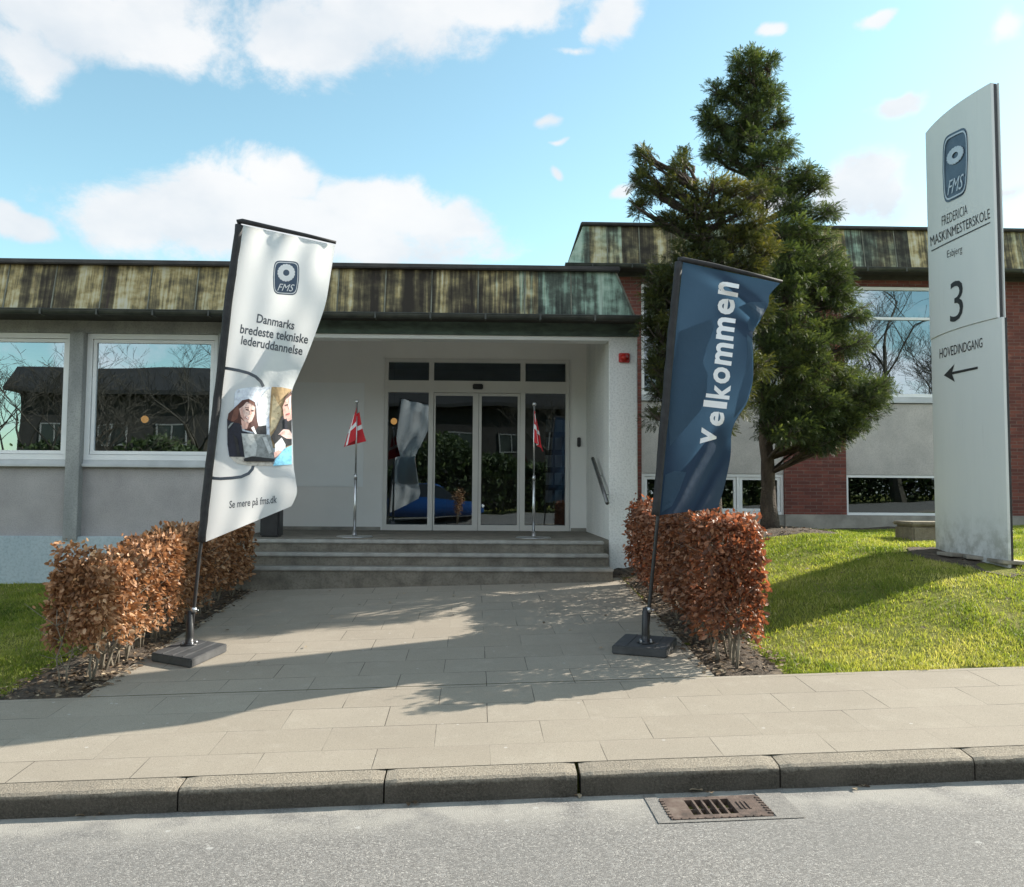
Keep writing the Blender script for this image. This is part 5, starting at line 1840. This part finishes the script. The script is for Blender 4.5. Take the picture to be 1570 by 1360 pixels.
# ------------------------------------------------------------ conifers
def spray_template():
    rr = random.Random(3)
    V, F_ = [], []

    def leaf(p, d, l, w, up):
        d = Vector(d).normalized(); s = d.cross(up).normalized()
        b = len(V)
        p = Vector(p)
        V.extend([tuple(p), tuple(p + d * l * 0.45 + s * w), tuple(p + d * l), tuple(p + d * l * 0.45 - s * w)])
        F_.append((b, b + 1, b + 2, b + 3))
    up = Vector((0, 0, 1))
    ax = [(t, 0.06 * math.sin(3 * t), -0.28 * t * t) for t in np.linspace(0, 0.85, 6)]
    for i, p in enumerate(ax):
        l = 0.36 * (1 - 0.45 * i / 5)
        for sg in (-1, 1):
            a = 0.75 + rr.uniform(-0.15, 0.15)
            leaf(p, (math.cos(a), sg * math.sin(a), rr.uniform(-0.35, 0.15)), l * rr.uniform(0.8, 1.1), 0.05, up)
    leaf(ax[-1], (1, 0, -0.4), 0.34, 0.05, up)
    leaf(ax[3], (1, 0.1, 0.25), 0.35, 0.05, up)
    return V, F_


SPV, SPF = spray_template()
SPT = np.random.default_rng(1).normal(0, 0.09, len(SPF))


def conifer(label, trunk_px, Y, lobes, dens, seed, mat, base_px, r0, group):
    r = np.random.default_rng(seed)
    rr = random.Random(seed)
    tr = [at(x, y, Y) for x, y in trunk_px]
    g = float(G(tr[0].x, Y))
    tr[0].z = g - 0.05
    T_ = thing('conifer', label, 'tree', (tr[0].x, Y, g), group)
    mb = MB(); mb.smooth = True
    pts, rad = [], []
    N = 26
    for i in range(N + 1):
        t = i / N * (len(tr) - 1)
        k = min(int(t), len(tr) - 2)
        p = tr[k].lerp(tr[k + 1], t - k)
        f = (p.z - g) / (tr[-1].z - g)
        pts.append(p + Vector((rr.uniform(-0.012, 0.012), rr.uniform(-0.012, 0.012), 0)))
        rad.append(max(0.012, r0 * (1 - 0.93 * max(0, f)) * (1 + 0.35 * math.exp(-max(0, f) * 40)) * rr.uniform(0.94, 1.06)))
    mb.tube(pts, rad, 14)
    mb.build('trunk', M['bark'], T_, fix=False)
    s = Y / F_PX
    P, D, S, Tn = [], [], [], []
    br = MB(); br.smooth = True
    zmin, zmax = tr[0].z, tr[-1].z

    def axis(z):
        return min(pts, key=lambda q: abs(q.z - z))
    for (px, py, rx, ry, *opt) in lobes:
        c0 = at(px, py, Y)
        ax_ = axis(c0.z)
        off = c0.x - ax_.x
        ext = max(0.35, (1 - (c0.z - zmin) / (zmax - zmin)) * 1.5)
        reach = math.sqrt(max(0.0, ext * ext - min(off * off, ext * ext * 0.9)))
        for side in (-1, 0, 1):
            dy = side * reach * rr.uniform(0.45, 0.95) + (rr.uniform(-0.15, 0.15) * reach if side == 0 else 0)
            # same bearing from the camera so the crown keeps its outline, but at its own real depth
            c = at(px + rr.uniform(-5, 5), py + rr.uniform(-4, 4), Y + dy)
            R = np.array([rx * s * 0.86, max(0.2, min(0.6, (rx + ry) * 0.45 * s)), ry * s * 0.86])
            # each bough is a group of tight tufts with gaps between them
            nt = max(3, int(dens * (R[0] * R[2]) ** 0.8 * 125 * (1.0 if side < 0 else 0.75)))
            tq = r.normal(size=(nt, 3)); tq /= np.linalg.norm(tq, axis=1, keepdims=True)
            tc = np.array(c) + tq * (r.random(nt) ** 0.4)[:, None] * R
            tr_ = r.uniform(0.06, 0.125, nt)
            ns = 40
            q = r.normal(size=(nt, ns, 3)); q /= np.linalg.norm(q, axis=2, keepdims=True)
            rad_ = r.random((nt, ns)) ** 0.5
            pos_ = (tc[:, None] + q * (rad_ * tr_[:, None])[..., None] * np.array([1.1, 1.1, 0.8])).reshape(-1, 3)
            o = np.array([c.x - ax_.x, c.y - ax_.y, 0.0])
            o /= (np.linalg.norm(o) + 1e-6)
            n = nt * ns
            d = (q.reshape(-1, 3) * 0.8 + np.repeat(tq, ns, 0) * 0.35 + o * 0.45 + r.normal(0, 0.4, (n, 3)) + np.array([0, 0, 0.25 if rr.random() < 0.7 else -0.15]))
            P.append(pos_); D.append(d)
            S.append(r.uniform(0.045, 0.092, n))
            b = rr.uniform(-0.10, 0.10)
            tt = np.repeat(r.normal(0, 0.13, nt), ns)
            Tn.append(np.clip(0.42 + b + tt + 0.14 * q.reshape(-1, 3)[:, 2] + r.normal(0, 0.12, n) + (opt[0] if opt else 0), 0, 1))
            z0 = max(zmin + 0.8, c.z - 0.25 * abs(off) - 0.25)
            st = axis(z0)
            md = Vector(st).lerp(c, 0.55) + Vector((rr.uniform(-0.08, 0.08), rr.uniform(-0.08, 0.08), -0.03))
            br.tube([st, md, c, c + (c - md) * 0.3 + Vector((0, 0, 0.05))], [0.03, 0.02, 0.012, 0.004], 6)
            for k in range(8):
                w = c + Vector((rr.uniform(-1, 1) * R[0], rr.uniform(-1, 1) * R[1], rr.uniform(-0.8, 0.8) * R[2]))
                br.tube([md.lerp(c, rr.random()), w], [0.009, 0.003], 4)
    br.build('branches', M['bark'], T_, fix=False)
    P, D, S, Tn = np.concatenate(P), np.concatenate(D), np.concatenate(S), np.concatenate(Tn)
    A = D / np.linalg.norm(D, axis=1, keepdims=True)
    upv = np.stack([r.normal(0, 0.5, len(A)), r.normal(0, 0.5, len(A)), np.ones(len(A))], 1)
    B_ = np.cross(upv, A); B_ /= (np.linalg.norm(B_, axis=1, keepdims=True) + 1e-9)
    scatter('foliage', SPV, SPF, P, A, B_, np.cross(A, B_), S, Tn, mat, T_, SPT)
    return T_


LA = [(1157, 84, 9, 14), (1152, 104, 24, 22), (1130, 98, 10, 18), (1181, 104, 12, 14), (1152, 135, 36, 24), (1126, 128, 14, 16), (1104, 142, 22, 15), (1188, 146, 24, 18), (1150, 165, 50, 20), (1086, 174, 18, 16), (1100, 194, 30, 16),
      (1197, 186, 20, 15), (1150, 205, 46, 24), (1092, 232, 18, 18), (1122, 238, 36, 16), (1196, 226, 32, 18), (1160, 250, 60, 18), (1234, 268, 34, 16), (1205, 284, 44, 14), (1255, 284, 16, 16), (1170, 300, 60, 16, -.05),
      (1222, 322, 50, 14), (1272, 324, 18, 12), (1200, 350, 50, 24), (1245, 362, 44, 22), (1205, 395, 48, 30), (1255, 400, 44, 28), (1290, 425, 28, 22), (1215, 445, 52, 34, .08), (1270, 455, 46, 28), (1312, 478, 26, 18),
      (1215, 500, 52, 34, .1), (1265, 515, 52, 34, .06), (1310, 530, 26, 26), (1195, 560, 42, 34, .08), (1250, 570, 50, 32, .1), (1300, 580, 38, 26), (1342, 594, 32, 18), (1210, 612, 44, 30, .08), (1262, 620, 48, 28, .05), (1330, 628, 38, 18, -.08),
      (1288, 650, 36, 18, -.1), (1222, 654, 28, 22, .06), (1258, 680, 32, 18, -.15), (1172, 610, 26, 28), (1225, 640, 36, 20), (1255, 655, 34, 20), (1285, 640, 34, 20), (1315, 652, 28, 16, -.08), (1205, 668, 26, 18), (1240, 682, 26, 14, -.1), (1340, 605, 30, 18), (1285, 668, 26, 14, -.1), (1180, 660, 20, 16, -.1), (1190, 640, 26, 16, -.1), (1160, 570, 24, 26), (1230, 590, 40, 26, .05), (1300, 610, 40, 24), (1185, 530, 34, 26), (1240, 540, 40, 26, .08), (1225, 420, 36, 26), (1285, 455, 30, 20), (1180, 275, 40, 16), (1150, 185, 34, 16), (1130, 215, 26, 16), (1175, 500, 30, 40), (1175, 440, 28, 34)]
LB = [(988, 240, 9, 13), (985, 264, 15, 16), (976, 280, 12, 10), (1004, 292, 20, 18), (978, 318, 12, 8), (1028, 286, 15, 20), (1049, 248, 7, 14), (1040, 268, 12, 12), (1050, 300, 30, 18), (1092, 282, 38, 13, .3), (1128, 290, 38, 16, .25), (1160, 300, 22, 14, .15),
      (1062, 325, 42, 22), (1115, 325, 46, 24, .12), (1160, 340, 26, 22, .1), (1030, 340, 26, 16), (1075, 365, 50, 22, -.2), (1135, 365, 40, 24, .1), (1172, 385, 20, 26, .2), (1050, 395, 46, 22, -.2), (1105, 400, 46, 24, -.12), (1150, 410, 34, 22, .1),
      (1010, 430, 26, 20, -.1), (1060, 435, 44, 24, -.1), (1115, 440, 44, 24), (1002, 474, 20, 18, -.1), (1001, 445, 24, 26, -.1), (1000, 510, 22, 28, -.1), (1006, 565, 20, 24, -.1), (1010, 600, 20, 14, -.1), (1022, 500, 26, 30), (1060, 480, 40, 26), (1120, 485, 40, 26), (1160, 480, 20, 30, .05), (1015, 545, 14, 14, -.1), (1070, 540, 40, 26), (1130, 545, 34, 28), (1162, 560, 18, 26),
      (1080, 595, 36, 22), (1058, 640, 34, 22), (1075, 680, 32, 20), (1048, 685, 22, 18), (1082, 716, 18, 14), (1100, 650, 26, 20), (1050, 600, 30, 22), (1100, 465, 44, 30), (1060, 510, 40, 28), (1110, 520, 42, 30), (1100, 570, 40, 26), (1050, 560, 34, 24), (1120, 620, 30, 16), (1075, 450, 40, 26), (1135, 605, 30, 22), (1008, 636, 20, 9, -.1), (1030, 600, 14, 12)]
GC = 'conifers before the brick wing'
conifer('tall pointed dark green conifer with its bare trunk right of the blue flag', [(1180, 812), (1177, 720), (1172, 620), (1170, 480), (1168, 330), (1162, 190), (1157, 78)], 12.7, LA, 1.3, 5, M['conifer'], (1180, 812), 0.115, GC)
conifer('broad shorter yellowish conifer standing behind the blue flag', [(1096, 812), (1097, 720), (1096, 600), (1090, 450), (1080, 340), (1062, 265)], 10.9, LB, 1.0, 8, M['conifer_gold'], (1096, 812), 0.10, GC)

# ------------------------------------------------------------ across the street, seen in the glass
def bare_tree_mesh(seed, height, levels=5):
    rr = random.Random(seed)
    segs = []

    def grow(p, d, L_, rad, lev):
        n = 3 if lev > 1 else 2
        pts, rs = [p.copy()], [rad]
        for k in range(n):
            d = (d + Vector((rr.uniform(-1, 1), rr.uniform(-1, 1), rr.uniform(-0.4, 0.9))) * 0.20).normalized()
            p = p + d * L_ / n
            pts.append(p.copy()); rs.append(rad * (1 - 0.4 * (k + 1) / n))
        segs.append((pts, rs, 6 if lev > 3 else (4 if lev > 1 else 3)))
        if lev == 0: return
        for c in range(3 if lev < levels else 4):
            t = rr.uniform(0.35, 1.0) if c else 1.0
            q = pts[0].lerp(pts[-1], t) if c else pts[-1]
            sd = Vector((rr.uniform(-1, 1), rr.uniform(-1, 1), rr.uniform(-0.15, 0.5))).normalized()
            grow(q, (d * 0.75 + sd * 0.8).normalized(), L_ * rr.uniform(0.62, 0.8), rs[-1] * rr.uniform(0.6, 0.8), lev - 1)
    grow(Vector((0, 0, -0.1)), Vector((0, 0, 1)), height * 0.28, height * 0.022, levels)
    return segs


def bare_tree(loc, seed, h, label, lv=6):
    T_ = thing('bare_tree', label, 'tree', loc, 'bare trees across the street')
    segs = bare_tree_mesh(seed, h, lv)
    tm, bmh = MB(), MB()
    for k, (pts, rs, sd) in enumerate(segs):
        q = [Vector(loc) + p for p in pts]
        (tm if k == 0 else bmh).tube(q, [max(x, 0.007) for x in rs], 8 if k == 0 else sd, caps=False)
    tm.build('trunk', M['bare_bark'], T_, fix=False)
    bmh.build('limbs', M['bare_bark'], T_, fix=False)
    return T_


for x, y, s_, h, lb in ((-19.5, -10, 1, 11, 'leafless tree across the street reflected in the left window'), (-15.5, -10.5, 2, 8, 'smaller leafless tree beside the dark house across the street'),
                        (20.5, -9.5, 3, 17, 'wide leafless tree across the street reflected in the upper wing window'), (27, -15, 4, 13, 'leafless tree at the right end of the street'), (8.5, -17, 5, 11, 'leafless tree reflected behind the right door panel'), (-25, -13, 6, 12, 'leafless tree at the left end of the street')):
    bare_tree((x, y, float(G(x, y))), s_, h, lb)

made = [o for o in COL.objects if o.get('category') == 'tree' and o.name.startswith('bare_tree')]
for k, (x, y, rz, sc, lb) in enumerate(((-17.3, -11.5, 1.9, 1.0, 'leafless tree between two others across the street, seen in the left window'), (-22.5, -9.5, 3.0, 1.05, 'leafless tree far left across the street, nearest the kerb'),
                                        (-13.2, -15.0, 4.1, 0.8, 'short leafless tree by the dark house wall'), (23.5, -10.5, 2.4, 1.1, 'leafless tree right of the wide one across the street'), (17.6, -10.5, 5.2, 1.0, 'leafless tree left of the wide one across the street'), (3.5, -18, 0.8, 0.9, 'leafless tree before the middle of the dark house'))):
    src = made[k % len(made)]
    c = src.copy(); COL.objects.link(c)
    c.location = (x, y, float(G(x, y))); c.rotation_euler = (0, 0, rz); c.scale = (sc, sc, sc)
    c['label'] = lb
    for ch in list(src.children):
        d_ = ch.copy(); COL.objects.link(d_); d_.parent = c

HB = thing('dark_house', 'long dark two storey building across the street with a grey roof', 'building', (-8, -26, 1.0))
hx0, hx1, hy = -26.0, 9.0, -24.0
mb = MB(); mb.box(hx0, hy - 8, -1.0, hx1, hy, 7.0); mb.build('wall', M['dark_wall'], HB)
mb = MB(); mb.prism([(hy + 0.7, 7.0), (hy + 0.7, 7.2), (hy - 0.6, 8.6), (hy - 7.4, 8.6), (hy - 8.7, 7.2), (hy - 8.7, 7.0)], hx0 - 0.5, hx1 + 0.5, 'x'); RFo = mb.build('roof', M['dark_roof'], HB)
for x in (-15, 1.5):
    mb = MB(); mb.box(x - 0.5, hy - 4, 8.601, x + 0.5, hy - 3.2, 9.8); mb.build('chimney', M['dark_wall'], RFo)
for k in range(11):
    x = hx0 + 1.2 + k * 3.15
    for z in (1.5, 4.2):
        mb = MB()
        mb.box(x, hy + 0.001, z, x + 0.08, hy + 0.06, z + 1.3); mb.box(x + 1.6, hy + 0.001, z, x + 1.68, hy + 0.06, z + 1.3)
        mb.box(x + 0.08, hy + 0.001, z, x + 1.6, hy + 0.06, z + 0.08); mb.box(x + 0.08, hy + 0.001, z + 1.22, x + 1.6, hy + 0.06, z + 1.3)
        mb.box(x + 0.8, hy + 0.001, z + 0.08, x + 0.88, hy + 0.05, z + 1.22)
        f_ = mb.build('window', M['old_frame'], HB)
        pb = MB(); pb.add([(x + 0.08, hy + 0.02, z + 0.08), (x + 1.6, hy + 0.02, z + 0.08), (x + 1.6, hy + 0.02, z + 1.22), (x + 0.08, hy + 0.02, z + 1.22)], [(3, 2, 1, 0)]); pb.build('pane', M['car_glass'], f_, fix=False)

# evergreen bank behind the far pavement
r = np.random.default_rng(77)
HG = thing('shrub_row', 'dark evergreen shrubs along the far side of the street', 'shrubs', (0, -11, 0.8))
n = 60000
x = r.uniform(-26, 30, n)
top = 2.0 + 1.8 * vnoise(x, x * 0, 2.2, 78)
z = 0.7 + 0.03 * np.clip(x, -25, 25) + top * r.random(n) ** 0.7
y = -11 + r.normal(0, 0.7, n)
D = r.normal(size=(n, 3)) + np.array([0, 0.5, 0.5])
A, B_, C = frames(D)
scatter('foliage', LEAF_V, LEAF_F, np.stack([x, y, z], 1), A, B_, C, r.uniform(0.16, 0.30, n), np.clip(r.normal(0.25, 0.15, n), 0, 1), M['conifer'], HG)

# parked car on the far pavement
def car(loc, label):
    K = thing('parked_car', label, 'car', loc)
    X, Y, Z_ = loc
    secs = [(-2.05, 0.42, 0.78, 0.60), (-1.95, 0.30, 0.92, 0.74), (-1.5, 0.26, 1.0, 0.80), (-0.6, 0.24, 0.96, 0.82), (0.6, 0.24, 0.93, 0.82), (1.4, 0.25, 0.88, 0.80), (1.9, 0.30, 0.76, 0.72), (2.06, 0.40, 0.64, 0.58)]
    vs = []
    for x, lo, hi, w in secs:
        vs += [(X + x, Y - w, Z_ + lo), (X + x, Y - w - 0.03, Z_ + (lo + hi) / 2), (X + x, Y - w + 0.05, Z_ + hi), (X + x, Y + w - 0.05, Z_ + hi), (X + x, Y + w + 0.03, Z_ + (lo + hi) / 2), (X + x, Y + w, Z_ + lo)]
    fs = [(i * 6 + k, i * 6 + (k + 1) % 6, i * 6 + 6 + (k + 1) % 6, i * 6 + 6 + k) for i in range(len(secs) - 1) for k in range(6)] + [tuple(range(5, -1, -1)), tuple(42 + k for k in range(6))]
    mb = MB(); mb.smooth = True; mb.add(vs, fs); body = mb.build('body', M['car_blue'], K)
    cs = [(-1.75, 0.97, 0.98, 0.70), (-1.35, 0.97, 1.40, 0.56), (-0.4, 0.95, 1.48, 0.56), (0.35, 0.93, 1.42, 0.56), (1.15, 0.90, 0.92, 0.68)]
    vs = []
    for x, lo, hi, w in cs: vs += [(X + x, Y - 0.76, Z_ + lo), (X + x, Y - w, Z_ + hi), (X + x, Y + w, Z_ + hi), (X + x, Y + 0.76, Z_ + lo)]
    fs = [(i * 4 + k, i * 4 + k + 1, i * 4 + 5 + k, i * 4 + 4 + k) for i in range(4) for k in range(3)]
    mb = MB(); mb.add(vs, fs); mb.build('cabin_glass', M['car_glass'], K)
    mb = MB(); mb.smooth = True
    mb.hexa([(X - 1.40, Y - 0.57, Z_ + 1.40), (X + 0.4, Y - 0.57, Z_ + 1.415), (X + 0.4, Y + 0.57, Z_ + 1.415), (X - 1.40, Y + 0.57, Z_ + 1.40), (X - 1.2, Y - 0.5, Z_ + 1.485), (X + 0.2, Y - 0.5, Z_ + 1.50), (X + 0.2, Y + 0.5, Z_ + 1.50), (X - 1.2, Y + 0.5, Z_ + 1.485)])
    mb.build('roof', M['car_blue'], K)
    for sx_ in (-1.3, 1.3):
        for sy in (-0.78, 0.78):
            mb = MB(); mb.smooth = True
            mb.lathe([(0.20, -0.1), (0.30, -0.1), (0.32, -0.06), (0.32, 0.06), (0.30, 0.1), (0.20, 0.1)], (0, 0, 0), 22)
            w_ = mb.build('wheel', M['tyre'], K); w_.matrix_local = Matrix.Translation((sx_, sy, 0.32)) @ Matrix.Rotation(math.pi / 2, 4, 'X')
            mb = MB(); mb.lathe([(0.19, -0.105), (0.19, 0.105), (0.05, 0.11)], (0, 0, 0), 18)
            rm = mb.build('rim', M['steel'], w_)
    for sy in (-0.55, 0.55):
        mb = MB(); mb.smooth = True
        mb.box(X + 1.93, Y + sy - 0.14, Z_ + 0.56, X + 2.08, Y + sy + 0.14, Z_ + 0.70, 0.03); mb.build('headlight', M['headlight'], K)
    return K


cx_, cy_ = -2.3, -6.6
car((cx_, cy_, float(G(cx_, cy_))), 'blue hatchback parked across the street, reflected in the doors')

# young copper beech by the far kerb, seen in the left sliding door
SPL = thing('beech_sapling', 'young copper beech by the far kerb, reflected in the left sliding door', 'sapling', (-1.3, -4.4, float(G(-1.3, -4.4))))
r = np.random.default_rng(90)
g0 = float(G(-1.3, -4.4))
mb = MB(); mb.smooth = True
lp, ld = [], []
for k in range(4):
    tip = Vector((-1.3 + r.uniform(-0.22, 0.22), -4.4 + r.uniform(-0.15, 0.15), g0 + r.uniform(1.35, 1.75)))
    b = Vector((-1.3 + r.uniform(-0.06, 0.06), -4.4, g0 - 0.03))
    mb.tube([b, b.lerp(tip, 0.5) + Vector((r.uniform(-0.05, 0.05), 0, 0)), tip], [0.014, 0.01, 0.003], 6)
    for q in range(190):
        p = b.lerp(tip, r.uniform(0.5, 1.0)); lp.append(np.array(p) + r.normal(0, 0.07, 3)); ld.append(r.normal(size=3) + np.array([0, 0, -0.3]))
mb.build('stems', M['twig'], SPL, fix=False)
A, B_, C = frames(np.array(ld))
scatter('foliage', LEAF_V, LEAF_F, np.array(lp), A, B_, C, r.uniform(0.05, 0.08, len(lp)), r.random(len(lp)), M['beech_leaf'], SPL)
